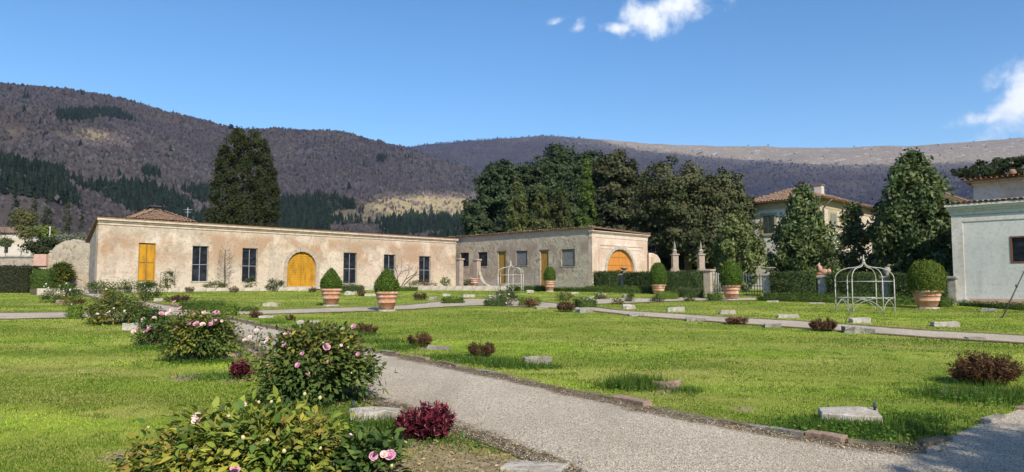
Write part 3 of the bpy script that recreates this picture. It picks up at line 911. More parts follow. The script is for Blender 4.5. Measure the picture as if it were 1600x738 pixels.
# ------------------------------------------------------------------ villa behind the magnolias
PV = (26.1, 60.0, gz(60))
VL, VR_, HV = 13.5, 6.3, 9.35 - gz(60)
Vv = thing('villa', 'two storey ochre and white villa with hipped tile roof behind the magnolias', 'building', PV)
rl = math.radians(-45)
PVL = Vector(PV) - DB * VR_
relL = PVL - Vector(PV)
def vwin(P0, d, rot, rel_, x0, x1, y0, y1, mat, matw):
    u0, u1, zb, zt = opening(P0, d, x0, x1, y0, y1)
    w = link('window', framed(u0, u1, zb, zt, .22, -.05, .05), matw, Vv, rel_, rot)
    link('window_sill', box_me(u0 - .3, u1 + .3, -.12, .05, zb - .18, zb - .003), matw, w)
    um = (u0 + u1) / 2
    for a, b in ((u0 + .004, um - .015), (um + .015, u1 - .004)):
        sh = link('shutter', box_me(a, b, -.06, .0, zb + .01, zt - .01), mat, w)
    bm = bmesh.new()
    for a, b in ((u0 + .07, um - .08), (um + .08, u1 - .07)):
        z = zb + .12
        while z < zt - .15:
            box(bm, a, b, -.085, -.0615, z, z + .05); z += .095
    o = link('shutter_slats', bm_mesh(bm), mat, w); o['kind'] = 'stuff'
    return (u0, u1, zb, zt)
link('left_wall', box_me(0, VR_, 0, .4, -.6, HV), PLASTER_W, Vv, relL, rl)
link('right_wall', box_me(.404, VL, 0, .4, -.6, HV), PLASTER_V, Vv, (0, 0, 0), ba)
link('back_wall', box_me(0, VR_, VL - .4, VL, -.6, HV - .01), PLASTER_V, Vv, relL, rl)
link('far_wall', box_me(.5, VL - .5, VR_ - .4, VR_, -.6, HV - .01), PLASTER_V, Vv, (0, 0, 0), ba)
OCHREBAND = simple('ochre_band', (.42, .34, .21), (.35, .28, .18), 3)
link('eaves_band', box_me(0, VR_ + .03, -.035, .3, HV - .62, HV - .015), OCHREBAND, Vv, relL, rl)
link('eaves_band', box_me(.40, VL, -.035, .3, HV - .72, HV - .015), OCHREBAND, Vv, (0, 0, 0), ba)
link('string_course', box_me(0, VR_ + .03, -.06, .3, HV - 4.7, HV - 4.5), PLASTER_W, Vv, relL, rl)
link('corner_quoin', box_me(.0, .45, -.03, .3, -.5, HV - .73), OCHREBAND, Vv, (0, 0, 0), ba)
vwin((PVL.x, PVL.y, PV[2]), DB, rl, relL, 1193, 1210, 337, 365, SHUTTER, OCHREBAND)
vwin(PV, DA, ba, (0, 0, 0), 1296, 1306, 333, 358, SHUTTER_P, OCHREBAND)
vwin(PV, DA, ba, (0, 0, 0), 1330, 1338, 338, 361, SHUTTER_P, OCHREBAND)
# hipped roof in the frame of the right face: x along DA, y to the back-left
bm = bmesh.new()
o_ = .7; x0, x1, y0, y1 = -o_, VL + o_, -o_, VR_ + o_
vs = [bm.verts.new(v) for v in ((x0, y0, HV), (x1, y0, HV), (x1, y1, HV), (x0, y1, HV), (x0 + 3.4, (y0 + y1) / 2, HV + 1.45), (x1 - 3.4, (y0 + y1) / 2, HV + 1.45))]
for f in ((0, 1, 5, 4), (1, 2, 5), (2, 3, 4, 5), (3, 0, 4), (0, 3, 2, 1)): bm.faces.new([vs[i] for i in f])
vr = link('roof', bm_mesh(bm), TILE, Vv, (0, 0, 0), ba)
V = []; F = []
cxr, cyr = (x0 + x1) / 2, (y0 + y1) / 2
for side in range(2):
    L_ = (x1 - x0) if side == 0 else (y1 - y0)
    n_ = int(L_ / .27); half_d = (y1 - y0) / 2 if side == 0 else 3.4
    for i in range(n_):
        t = (i + .5) * .27
        for j in range(12):
            f0 = j / 12; f1 = min(1, f0 + .11)
            if side == 0:
                if t < 3.4 * f0 or t > L_ - 3.4 * f0: continue
                pt = lambda f, q: (x0 + t + q, y0 + half_d * f)
            else:
                if t < (y1 - y0) / 2 * f0 or t > L_ - (y1 - y0) / 2 * f0: continue
                pt = lambda f, q: (x0 + half_d * f, y0 + t + q)
            b = len(V); dz = rng.normal(0, .015)
            for f in (f0, f1):
                for q in range(4):
                    th = math.pi * q / 3; a_, b_ = pt(f, .13 * math.cos(th)); V.append((a_, b_, HV + 1.45 * f + .02 + .10 * math.sin(th) + dz + (.03 if f == f0 else 0)))
            for q in range(3): F.append((b + q, b + q + 1, b + 5 + q, b + 4 + q))
o = link('roof_tiles', np_mesh('roof_tiles', V, F), TILE, vr); o['kind'] = 'stuff'
cpos = at(1280, 292, 63.5)
for (px_, w_) in ((1280, .32), (1257, .28)):
    cp = at(px_, 300, 63.5) - Vector(PV)
    chm = link('chimney', box_me(-w_, w_, -w_, w_, -.6, .55), PLASTER_V, vr)
    chm.location = Matrix.Rotation(-ba, 3, 'Z') @ cp
    link('chimney_cap', box_me(-w_ - .08, w_ + .08, -w_ - .08, w_ + .08, .553, .64), TILE, vr).location = chm.location
link('drainpipe', tube_me([[(.9, -.75, HV - .02), (.75, -.4, HV - .35), (.6, -.1, HV - .8), (.6, -.1, HV - 5)]], .06), BARK, Vv, (0, 0, 0), ba)
# lower roofs of further outbuildings seen between the big magnolia and the blue-grey house
ob = thing('outbuilding', 'tiled outbuilding roof showing behind the big magnolia', 'building', (40.5, 62, gz(62)), ba)
link('wall', box_me(0, 9, 0, 6, -.4, 7.2), PLASTER_V, ob)
bm = bmesh.new(); prism(bm, [(-.6, 7.15), (6.6, 7.15), (3, 9.0)], -.6, 9.6); rr = link('roof', bm_mesh(bm), TILE, ob)
o = link('roof_tiles', tile_field(10.2, 3.6, 1.85, .28, .5, 3, .1), TILE, rr, (-.6, -.62, 7.18)); o['kind'] = 'stuff'
# ------------------------------------------------------------------ foliage helpers
def unit(v): return v / np.maximum(np.linalg.norm(v, axis=1, keepdims=True), 1e-9)
def leaf_quads(P, N, size, aspect=.55, jitter=.6, rg=rng):
    """diamond leaves at P with normals near N -> V, F"""
    n = len(P)
    nn = unit(N + jitter * rg.normal(size=(n, 3)))
    t = unit(np.cross(nn, rg.normal(size=(n, 3))))
    b = np.cross(nn, t)
    s = (np.asarray(size) * rg.uniform(.7, 1.3, n))[:, None] * .5
    w = s * aspect
    V = np.stack([P - t * s, P + b * w, P + t * s, P - b * w], 1).reshape(-1, 3)
    return V, np.arange(4 * n).reshape(-1, 4)
def leaf_folded(P, D, N, length, width, rg=rng, droop=.25):
    """pointed leaves folded along the midrib: 5 vertices, 4 triangles each"""
    n = len(P); D = unit(D); S = unit(np.cross(D, N)); U = unit(np.cross(S, D))
    L = (length * rg.uniform(.7, 1.25, n))[:, None]; W = (width * rg.uniform(.75, 1.2, n))[:, None]
    base = P; tip = P + D * L - U * L * droop
    mid = P + D * L * .5 + U * W * -.12
    l = P + D * L * .42 + S * W * .5 + U * W * .12; r = P + D * L * .42 - S * W * .5 + U * W * .12
    V = np.stack([base, l, tip, r, mid], 1).reshape(-1, 3)
    i = np.arange(n)[:, None] * 5
    F = np.concatenate([i + np.array([[0, 1, 4]]), i + np.array([[1, 2, 4]]), i + np.array([[0, 4, 3]]), i + np.array([[4, 2, 3]])])
    return V, F
def leaf_round(P, D, N, length, width, rg=rng, droop=.3):
    """broader pointed leaves, a fan of 6 triangles round the sunken midrib"""
    n = len(P); D = unit(D); S = unit(np.cross(D, N)); U = unit(np.cross(S, D))
    L = (length * rg.uniform(.65, 1.25, n))[:, None]; W = (width * rg.uniform(.75, 1.2, n))[:, None]
    q = lambda f, s, d: P + D * L * f + S * W * s - U * (L * droop * d)
    V = np.stack([P, q(.28, .42, .0), q(.62, .40, .22), q(1, 0, 1), q(.62, -.40, .22), q(.28, -.42, .0), q(.45, 0, .25)], 1).reshape(-1, 3)
    i = np.arange(n)[:, None] * 7
    return V, np.concatenate([i + np.array([[k, (k + 1) % 6, 6]]) for k in range(6)])
def pal(n, cols, var=.25, rg=rng, w=None):
    c = np.array(cols); k = rg.choice(len(c), n, p=w)
    return c[k] * (1 + var * rg.normal(size=(n, 1))).clip(.4, 1.8)
BOX = [(.040, .068, .014), (.055, .085, .020), (.030, .050, .012), (.075, .10, .022)]
BOX_LIGHT = [(.070, .11, .018), (.095, .13, .024), (.05, .08, .016)]
HEDGE = [(.030, .050, .016), (.042, .064, .020), (.058, .076, .026), (.064, .066, .026)]
def hedge_mesh(L, W, H, cols, leaf=.07, dens=330, rough=.04, rg=rng, round_=.0, lumps=.05):
    """clipped hedge along local x, base at z=0, leaves all over a twiggy body"""
    faces = [('t', L * W), ('f', L * H), ('b', L * H), ('l', W * H), ('r', W * H)]
    P = []; N = []
    for k, a in faces:
        n = max(8, int(a * dens)); u = rg.random(n); v = rg.random(n)
        if k == 't': p = np.c_[(u - .5) * L, (v - .5) * W, np.full(n, H)]; q = (0, 0, 1)
        elif k == 'f': p = np.c_[(u - .5) * L, np.full(n, -W / 2), v * H]; q = (0, -1, 0)
        elif k == 'b': p = np.c_[(u - .5) * L, np.full(n, W / 2), v * H]; q = (0, 1, 0)
        elif k == 'l': p = np.c_[np.full(n, -L / 2), (u - .5) * W, v * H]; q = (-1, 0, 0)
        else: p = np.c_[np.full(n, L / 2), (u - .5) * W, v * H]; q = (1, 0, 0)
        P.append(p); N.append(np.tile(np.array(q, float), (n, 1)))
    P = np.concatenate(P); N = np.concatenate(N)
    lump = (fbm(P[:, 0] * 2.2 + 7 + L, P[:, 2] * 2.2 + P[:, 1] * 1.7, 3) - .45)
    P = P + N * (rg.normal(0, rough, len(P)) + lump * lumps * 3)[:, None]
    if round_:
        P[:, 1] *= 1 - round_ * np.clip(P[:, 2] / H - .6, 0, 1) * 1.5; P[:, 0] *= 1 - round_ * .5 * np.clip(P[:, 2] / H - .6, 0, 1)
    V, F = leaf_quads(P, N, leaf, .6, .7, rg)
    c = np.repeat(pal(len(P), cols, .22, rg) * (1 + 1.2 * lump[:, None]).clip(.6, 1.5), 4, 0)
    l, w, h = L / 2 - .05, W / 2 - .05, H - .05
    cv = np.array([(-l, -w, 0), (l, -w, 0), (l, w, 0), (-l, w, 0), (-l, -w, h), (l, -w, h), (l, w, h), (-l, w, h)])
    cf = np.array([(4, 5, 6, 7), (0, 1, 5, 4), (1, 2, 6, 5), (2, 3, 7, 6), (3, 0, 4, 7)])
    return np_mesh('hedge', np.r_[V, cv], np.r_[F, cf + len(V)], np.r_[c, np.tile(np.array(cols[0]) * .8, (8, 1))])
def hedge(name, label, p0, p1, W, H, cols=BOX, cat='hedge', group=None, leaf=.07, dens=330, lumps=.05, sink=.05, round_=0):
    p0 = Vector(p0); p1 = Vector(p1); d = p1 - p0; L = d.to_2d().length
    c = (p0 + p1) / 2
    o = link(name, hedge_mesh(L, W, H + sink, cols, leaf, dens, lumps=lumps, round_=round_), LEAF, None, (c.x, c.y, min(p0.z, p1.z) - sink), math.atan2(d.y, d.x))
    return tag(o, label, cat, group)

# ------------------------------------------------------------------ kerbs, beds and walls near the long house
TERR = simple('terrace_stone', (.55, .49, .41), (.38, .33, .27), 3, .9, .7, .03)
SOIL = simple('bed_soil', (.13, .095, .06), (.20, .17, .09), 5, .95, .8, .05)
nA = Vector((.7071, -.7071, 0))
def Apt(u, off, z): return Vector((PA[0], PA[1], 0)) + DA * u + nA * off + Vector((0, 0, z))
def slab(poly, z0, z1, bevel=0):
    bm = bmesh.new()
    a = [bm.verts.new((p[0], p[1], z0)) for p in poly]; b = [bm.verts.new((p[0], p[1], z1)) for p in poly]
    bm.faces.new(a[::-1]); bm.faces.new(b)
    for i in range(len(poly)): j = (i + 1) % len(poly); bm.faces.new((a[i], a[j], b[j], b[i]))
    return bm_mesh(bm, bevel=bevel)
bed = tag(link('planting_bed', slab([Apt(-3.5, -.1, 0)[:2], Apt(-3.5, 1.5, 0)[:2], Apt(14.0, 1.5, 0)[:2], Apt(14.0, -.1, 0)[:2]], 1.2, 1.80), SOIL), 'narrow soil bed along the front of the cream house', kind='structure')
terr_poly = [Apt(18.6, -.1, 0)[:2], Apt(18.6, 1.9, 0)[:2], (-1.0, 53.0), (2.0, 57.0), tuple((B0 + DB * 9 + Vector((.1, .1, 0)))[:2]), tuple((B0 + Vector((.1, .1, 0)))[:2])]
terrace = tag(link('raised_terrace', slab(terr_poly, 1.2, 1.90), SOIL), 'raised earth terrace in the corner between the two houses', kind='structure')
def stone_row(p0, p1, z0, h, w, parent, mat, lmin=.6, lmax=1.3, name='kerb_stone', gap=.012):
    p0 = Vector(p0).to_2d(); p1 = Vector(p1).to_2d(); L = (p1 - p0).length; d = (p1 - p0) / L; s = 0
    while s < L - .05:
        l = min(random.uniform(lmin, lmax), L - s)
        c = p0 + d * (s + l / 2)
        me = box_me(-l / 2 + gap, l / 2 - gap, -w / 2, w / 2, -.3, h + random.uniform(-.02, .02), .015)
        o = link(name, me, mat, parent, (c.x, c.y, z0), math.atan2(d.y, d.x) + random.gauss(0, .01)); s += l
stone_row(Apt(-3.5, 1.62, 0), Apt(14.0, 1.62, 0), 1.56, .27, .22, bed, TERR)
stone_row(Apt(18.6, 2.02, 0), (-1.0, 52.88, 0), 1.58, .37, .24, terrace, TERR)
stone_row((-.95, 52.9, 0), (2.0, 56.9, 0), 1.60, .32, .24, terrace, TERR)

RUBBLE = plaster('rubble_wall', (.52, .44, .32), (.44, .33, .2), (.62, .55, .42), (0.5, 3), (.5, (.5, .45, .33)), rubble=1.0, scale=2, cover=.2, darkpits=.6)
WY = 46.3
def wl(px, py): q = at(px, py, WY); return (q.x, q.z - 1.5)
hump = [wl(150, 391), wl(138, 382), wl(125, 377), wl(112, 375.5), wl(98, 378), wl(88, 384), wl(80, 393), wl(75, 398)]
ruin = thing('rubble_wall', 'ruined rubble stone wall with a rounded top joining the cream house', 'wall', (0, WY, 1.5))
x_r = wl(151, 400)[0]; x_l = wl(76, 400)[0]
link('hump', wall_me([(x_l, -.3), (x_r, -.3)] + hump, [], .7), RUBBLE, ruin)
bm = bmesh.new(); rr_ = np.random.default_rng(2)
# loose stones showing along the broken top
for (ax, az_), (bx, bz) in zip(hump, hump[1:]):
    for t in np.linspace(0, 1, 4)[:-1]:
        me = bpy.data.meshes.new('stone'); b2 = bmesh.new()
        bmesh.ops.create_icosphere(b2, subdivisions=1, radius=.15)
        for v in b2.verts: v.co = Vector((v.co.x * 1.3, v.co.y * 1.5, v.co.z * .7)) * rr_.uniform(.75, 1.2)
        b2.to_mesh(me); b2.free()
        link('stone', me, STONE, ruin, (ax + (bx - ax) * t, .3 + rr_.normal(0, .08), az_ + (bz - az_) * t - .02))
low = thing('low_garden_wall', 'low plastered garden wall with a flat coping behind the dark hedge', 'wall', (0, WY - .2, 1.5))
xa = wl(-260, 400)[0]; xb = wl(75.5, 400)[0]; zt = wl(30, 403)[1]
link('wall', box_me(xa, xb, .05, .5, -.3, zt), RUBBLE, low)
link('coping', box_me(xa, wl(56, 400)[0], -.02, .56, zt + .002, zt + .13, .02), GREYSTONE, low)
link('end_block', box_me(wl(56.5, 400)[0], xb + .02, -.06, .54, zt - .55, zt + .22, .02), PINKCAP, low)

# ------------------------------------------------------------------ hedges
G40 = Vector((14.6, 40.0, 0))
def Hpt(px):
    """point of the tall hedge line at a picture column"""
    k = (px - CX) / FPX; t = (k * G40.y - G40.x) / (.7071 * (1 + k))
    p = G40 + DB * t; p.z = gz(p.y); return p
def shift(p, off): 
    q = p + Vector((-.7071, -.7071, 0)) * off; q.z = gz(q.y); return q
TALL = 'clipped tall hedges along the garden edge'
hedge('tall_hedge', 'dark clipped hedge below the orange arch, between the house corner and the stone pedestal', Hpt(932), Hpt(971), .9, 1.35, HEDGE, group=TALL, dens=420)
hedge('tall_hedge', 'dark clipped hedge between the stone pedestal and the white gate pillar', Hpt(979), Hpt(1101), .9, 1.38, HEDGE, group=TALL, dens=420)
hedge('tall_hedge', 'clipped hedge between the bowl pedestal and the pillar with the terracotta figure', Hpt(1207), Hpt(1278), .9, 1.42, HEDGE, group=TALL, dens=420)
hedge('tall_hedge', 'clipped hedge behind the iron gazebo between two stone pillars', Hpt(1294), Hpt(1377), .9, 1.40, HEDGE, group=TALL, dens=420)
hedge('tall_hedge', 'clipped hedge behind the large pot beside the blue-grey house', Hpt(1392), Hpt(1482), .9, 1.42, HEDGE, group=TALL, dens=420)
DARKH = [(.020, .026, .012), (.035, .035, .02), (.055, .05, .035), (.028, .036, .014)]
hedge('tall_hedge', 'dark twiggy hedge before the low garden wall at the photo edge', (at(-60, 450, 45).x, 45, 1.53), (at(52, 450, 45).x, 45, 1.53), 1.0, 1.65, DARKH, group=TALL, leaf=.08, dens=500, lumps=.08)
hedge('rounded_shrub', 'dark green rounded box shrub at the end of the twiggy hedge', (at(56, 450, 44.6).x, 44.6, 1.52), (at(84, 450, 44.6).x, 44.6, 1.52), 1.0, 1.45, BOX, cat='shrub', leaf=.08, dens=500, lumps=.12, round_=.25)
LOWB = 'low clipped box edgings'
def lowh(label, a, b, H, W=.4, cols=BOX, leaf=.055):
    hedge('low_box_hedge', label, G(*a), G(*b), W, H, cols, group=LOWB, leaf=leaf, dens=600, lumps=.03)
def Ypt(px, Y): p = at(px, 450, Y); p.z = gz(Y); return p
hedge('low_box_hedge', 'low box edging in front of the grey house, left of the small pot', Ypt(795, 51), Ypt(852, 48.5), .5, .38, BOX, group=LOWB, leaf=.06, dens=500)
hedge('low_box_hedge', 'long low box edging running from the small pot towards the gate', Ypt(866, 48), Ypt(1034, 43.2), .5, .38, BOX, group=LOWB, leaf=.06, dens=500)
hedge('low_box_hedge', 'second low box edging right under the hedge below the orange arch', shift(Hpt(930), 1.0), shift(Hpt(1022), 1.0), .4, .42, BOX, group=LOWB, leaf=.06, dens=500)
lowh('small pale green box block beside the slim potted egg shrub', (1026, 468), (1058, 468), .36, .6, BOX_LIGHT)
lowh('short dark box block between the pale box block and the gate pillar', (1061, 465), (1098, 466), .5, .6, HEDGE)
lowh('tiny box block at the foot of the white gate', (1107, 470), (1126, 470), .36, .5, BOX)
hedge('low_box_hedge', 'long low box edging at the foot of the hedges behind the gazebo', G(1184, 470), G(1432, 477), .45, .34, BOX, group=LOWB, leaf=.06, dens=500)
hedge('low_box_hedge', 'inner low box line directly below the hedge with the bowl pedestal', shift(Hpt(1204), .9), shift(Hpt(1380), .9), .35, .36, BOX, group=LOWB, leaf=.06, dens=500)
lowh('small box tuft between the large pot and the blue-grey house', (1464, 480), (1486, 480), .40, .5, BOX)
lowh('low box edging along the foot of the blue-grey house', (1502, 478), (1660, 489), .32, .45, BOX)
lowh('olive green box block behind the brown shrub near the white gazebo', (812, 478), (843, 478), .32, .7, BOX_LIGHT)
lowh('dark green box block at the path corner beside a brown shrub', (901, 480.5), (928, 480), .36, .8, BOX)
lowh('low box strip at the bend of the pale cross path', (691, 474.5), (724, 474), .26, .5, BOX)
lowh('low dark box strip below the white flowering bush', (757, 478.5), (790, 478.5), .28, .5, HEDGE)
lowh('long low box strip behind the pink rose bush', (283, 484), (349, 484), .32, .5, BOX)
lowh('small bright green box cube at the path crossing', (343, 494), (369, 494), .42, .55, BOX_LIGHT)
lowh('low box strip beyond the bright green cube', (371, 487), (402, 487), .18, .4, BOX)
lowh('olive box cube at the end of the pale path behind the bushes', (105, 498.5), (128, 498), .44, .5, BOX_LIGHT)
lowh('dark low box strip behind the taller potted cone', (616, 455.5), (650, 455), .3, .5, BOX)
lowh('dark box block behind the broad pot near the yellow arch', (535, 457), (566, 457), .42, .6, HEDGE)

# ------------------------------------------------------------------ potted topiary
TERRA = simple('terracotta', (.48, .24, .155), (.36, .165, .10), 5, .85, .4, .01)
def terracotta2():
    m = Mat('terracotta_weathered', .88, .2)
    n = m.noise(3.5, 6, .65); n2 = m.noise(1.2, 4, .6)
    c = m.mix(m.range(n2, .35, .65), (.46, .215, .13), (.52, .29, .20))
    c = m.mix(m.range(n, .46, .68, 0, .8), c, (.60, .49, .42))
    c = m.mix(m.range(n, .28, .4, .6, 0), c, (.22, .12, .08))
    m.color(c); m.bump(m.noise(20, 4, .6), .3, .008)
    return m.m
TERRA = terracotta2()
def pot_me(R, H):
    p = [(.60, 0), (.62, .10), (.645, .105), (.645, .15), (.66, .155), (.74, .36), (.77, .365), (.78, .42), (.765, .43), (.83, .66), (.86, .665), (.87, .71), (.855, .72), (.91, .86), (.99, .875), (1.0, .90), (1.0, .97), (.97, 1.0), (.90, 1.0), (.88, .93)]
    return lathe_me([(r * R, z * H) for r, z in p], 32)
def topiary_me(R, H, shape, cols, n=5200, leaf=.06, rg=rng):
    u = rg.random(n); th = rg.uniform(0, 2 * math.pi, n)
    def prof(t):
        if shape == 'cone': return np.sin(np.clip(.18 + t * .82, 0, 1) * math.pi) ** .75 * (1 - .50 * t) * 1.22
        if shape == 'egg': return np.sqrt(np.clip(1 - ((t - .42) / .60) ** 2, 0, 1)) * (1 - .12 * t)
        return np.sqrt(np.clip(1 - np.abs((t - .38) / .64) ** 2.6, 0, 1)) 
    t = u; r = prof(t) * R
    P = np.c_[r * np.cos(th), r * np.sin(th), t * H]
    e = 1e-3; dr = (prof(np.clip(t + e, 0, 1)) - prof(np.clip(t - e, 0, 1))) * R / (2 * e * H)
    N = unit(np.c_[np.cos(th), np.sin(th), -dr.clip(-4, 4)])
    lump = fbm(th * 2 + 5, t * 4, 3) - .45
    P = P + N * (rg.normal(0, .028, n) + lump * .20 * R)[:, None]
    V, F = leaf_quads(P, N, leaf, .6, .75, rg)
    c = np.repeat(pal(n, cols, .25, rg), 4, 0)
    k = 14; tz = np.linspace(0, 1, 9); cv = []; cf = []
    for a in tz:
        for j in range(k): cv.append((.92 * prof(a) * R * math.cos(2 * math.pi * j / k), .92 * prof(a) * R * math.sin(2 * math.pi * j / k), a * H * .97))
    for i in range(8):
        for j in range(k): cf.append((i * k + j, i * k + (j + 1) % k, (i + 1) * k + (j + 1) % k, (i + 1) * k + j))
    return np_mesh('topiary', np.r_[V, cv], np.r_[F, np.array(cf) + len(V)], np.r_[c, np.tile(np.array(cols[0]) * .8, (len(cv), 1))])
TOP = [(.040, .075, .012), (.055, .095, .016), (.030, .055, .010), (.08, .115, .02)]
def potted(px, base, rim, top, w, tw, shape, label, Y=None, cols=TOP):
    if Y is None: p = G(px, base)
    else: p = at(px, base, Y)
    k = p.y / FPX
    t = thing('potted_topiary', label, 'potted plant', p, random.uniform(0, 6), 'clipped shrubs in terracotta pots')
    R = w / 2 * k; H = (base - rim) * k * .93; pl = (base - rim) * k * .07
    f = link('stone_foot', lathe_me([(R * .74, -.1), (R * .74, pl - .004), (R * .70, pl)], 12, False), STONE, t)
    pt = link('pot', pot_me(R, H), TERRA, t, (0, 0, pl))
    link('soil', lathe_me([(.02, H * .9), (R * .88, H * .9), (R * .88, H * .93), (.02, H * .935)], 20), SOIL, pt, (0, 0, 0))
    link('foliage', topiary_me(tw / 2 * k, (rim - top) * k + .1, shape, cols, n=int(3500 + 120 * w), leaf=.055), LEAF, t, (0, 0, pl + H - .1))
    return t
potted(517, 478, 451.5, 421, 34, 31, 'cone', 'broad terracotta pot with a clipped green cone, in front of the yellow arched door')
potted(604, 486, 456, 421.5, 37, 36, 'cone', 'cracked terracotta pot with a clipped green cone on the edge of the cross path')
potted(859, 455.5, 439, 418, 18, 18.5, 'egg', 'small terracotta pot with a clipped egg in front of the grey house', Y=47.5)
potted(1029, 461, 445, 411, 23.5, 27, 'egg', 'terracotta pot with a dark tall egg shrub before the hedge and obelisk pillars', Y=43)
potted(1143, 469, 446, 409, 29, 35, 'egg', 'terracotta pot with a large dark egg shrub beside the white gate')
potted(1449, 482, 454, 408, 45, 50, 'round', 'largest terracotta pot with a broad round shrub beside the blue-grey house', cols=[(.055, .085, .014), (.075, .105, .018), (.035, .055, .010), (.10, .12, .024)])
ep = at(741, 447, 56)
t = thing('empty_pot', 'empty wide terracotta pot on the terrace between the two houses', 'pot', ep)
R = 8.5 * 56 / FPX
link('pot', pot_me(R, .58), TERRA, t); link('soil', lathe_me([(.02, .5), (R * .88, .5), (R * .88, .52), (.02, .53)], 16), SOIL, t)

# ------------------------------------------------------------------ iron gazebos
WHITEIRON = simple('pale_painted_iron', (.47, .455, .41), (.33, .32, .29), 14, .8, .2, .003)
WHITEIRON2 = simple('white_painted_iron', (.48, .46, .41), (.36, .34, .30), 14, .55, .2, .003)
def gazebo(name, label, p, H, R, mat, n=8, rot=.3, tr=.022):
    t = thing(name, label, 'gazebo', p, rot)
    zs = H * .66; za = H * .30
    for i in range(n):
        a = 2 * math.pi * i / n; c, s = math.cos(a), math.sin(a)
        link('post', tube_me([[(R * c, R * s, -.05), (R * c, R * s, zs)]], tr * 1.15, 6), mat, t)
        pts = []
        for q in np.linspace(0, 1, 15):        # shoulder arch, then a swept-up neck
            if q < .62: th = q / .62 * math.pi / 2 * .95; r = R * (.42 + .58 * math.cos(th)); z = zs + (H * .88 - zs) * math.sin(th) / math.sin(math.pi / 2 * .95)
            else:
                f = (q - .62) / .38; r = R * (.465 * (1 - f) ** 2.2 + .035); z = H * .88 + H * .12 * f ** 1.7
            pts.append((r * c, r * s, z))
        link('roof_rib', tube_me([pts], tr, 6), mat, t)
    ring = lambda z, r: [(r * math.cos(2 * math.pi * i / n), r * math.sin(2 * math.pi * i / n), z) for i in list(range(n)) + [0]]
    for z in (za, zs * .93): link('ring_bar', tube_me([[a, b] for a, b in zip(ring(z, R), ring(z, R)[1:])], tr * .8, 5), mat, t)
    for i in range(n):
        if i == n - 2: continue                # the way in
        a0, a1 = 2 * math.pi * i / n, 2 * math.pi * (i + 1) / n
        A_ = Vector((R * math.cos(a0), R * math.sin(a0), 0)); B_ = Vector((R * math.cos(a1), R * math.sin(a1), 0))
        arcs = []
        for (s_, e_) in ((A_, B_), (B_, A_)):
            arcs.append([s_.lerp(e_, 1.0 * (1 - math.cos(th))) * 1 + Vector((0, 0, za * math.sin(th))) for th in np.linspace(0, math.pi / 2, 9)])
        link('crossed_arches', tube_me(arcs, tr * .7, 5), mat, t)
    link('finial', lathe_me([(.02, 0), (.06, .03), (.05, .08), (.015, .12), (.03, .16), (.01, .24)], 10), mat, t, (0, 0, H))
    return t
g = G(1352, 489.5)
gazebo('iron_gazebo', 'large pale iron gazebo frame with crossed arches on the lawn by the blue-grey house', g, 80 * g.y / FPX, 41.5 * g.y / FPX, WHITEIRON, 6, math.radians(100), .017)
g2 = at(798, 458, 45.5); g2.z = gz(45.5)
gazebo('iron_gazebo', 'small white iron gazebo frame in front of the grey house', g2, 44 * 45.5 / FPX, 21 * 45.5 / FPX, WHITEIRON2, 6, math.radians(20), .022)

# ------------------------------------------------------------------ pedestals, pillars, gates
def pillar_parts(t, w, h, mat, cap=.12, base=.15):
    link('shaft', box_me(-w / 2, w / 2, -w / 2, w / 2, base + .002, h - cap - .002, .015), mat, t)
    link('base', box_me(-w / 2 - .06, w / 2 + .06, -w / 2 - .06, w / 2 + .06, -.15, base, .015), mat, t)
    link('cap', box_me(-w / 2 - .07, w / 2 + .07, -w / 2 - .07, w / 2 + .07, h - cap, h, .02), mat, t)
def bowl_me(r, h): return lathe_me([(.10, 0), (.13, .03), (.06, .08), (.05, h * .45), (.10, h * .55), (r * .8, h * .8), (r, h * .95), (r, h), (r * .9, h), (r * .6, h * .85), (.02, h * .72)], 16)
PG = 'stone pillars along the hedges'
def pillar(px, w, ytop, label, name='stone_pillar', mat=GREYSTONE, rot=-.785):
    p = Hpt(px); k = p.y / FPX
    t = thing(name, label, 'pillar', p, rot, PG)
    h = at(px, ytop, p.y).z - p.z
    pillar_parts(t, w, h, mat); return t, p, h
t, p, h = pillar(975, .42, 428, 'grey stone pedestal carrying a shallow bowl in front of the orange arch', 'bowl_pedestal'); link('bowl', bowl_me(.28, .42), GREYSTONE, t, (0, 0, h + .002))
t, p, h = pillar(1107, .48, 421, 'pale stone gate pillar beside the white iron gate', mat=WARMSTONE)
t, p, h = pillar(1199.5, .42, 428, 'pale stone pedestal with a wide flat bowl beside the open dark gate', 'bowl_pedestal', STONE); link('bowl', bowl_me(.42, .36), STONE, t, (0, 0, h + .002))
t, p, h = pillar(1286, .46, 431, 'stone pillar under the reclining terracotta figure', mat=STONE)
fig = thing('terracotta_figure', 'weathered terracotta animal figure reclining on a hedge pillar', 'statue', (p.x, p.y, p.z + h), -.785)
bm = bmesh.new()
def blob(bm, c, r, sub=2):
    g_ = bmesh.ops.create_icosphere(bm, subdivisions=sub, radius=1.0)
    for v in g_['verts']: v.co = Vector((v.co.x * r[0], v.co.y * r[1], v.co.z * r[2])) + Vector(c)
blob(bm, (.05, 0, .15), (.30, .14, .15)); blob(bm, (-.17, 0, .30), (.12, .11, .20)); blob(bm, (-.24, 0, .50), (.09, .08, .10)); blob(bm, (-.33, 0, .47), (.06, .05, .045)); blob(bm, (-.2, .05, .60), (.025, .02, .06), 1); blob(bm, (-.2, -.05, .60), (.025, .02, .06), 1)
blob(bm, (.30, 0, .18), (.11, .12, .14)); blob(bm, (-.20, .09, .07), (.18, .045, .05)); blob(bm, (-.20, -.09, .07), (.18, .045, .05))
link('body', bm_mesh(bm, smooth=True), TERRA, fig, (0, 0, .052)); link('plinth', box_me(-.34, .34, -.18, .18, .002, .05, .01), TERRA, fig)
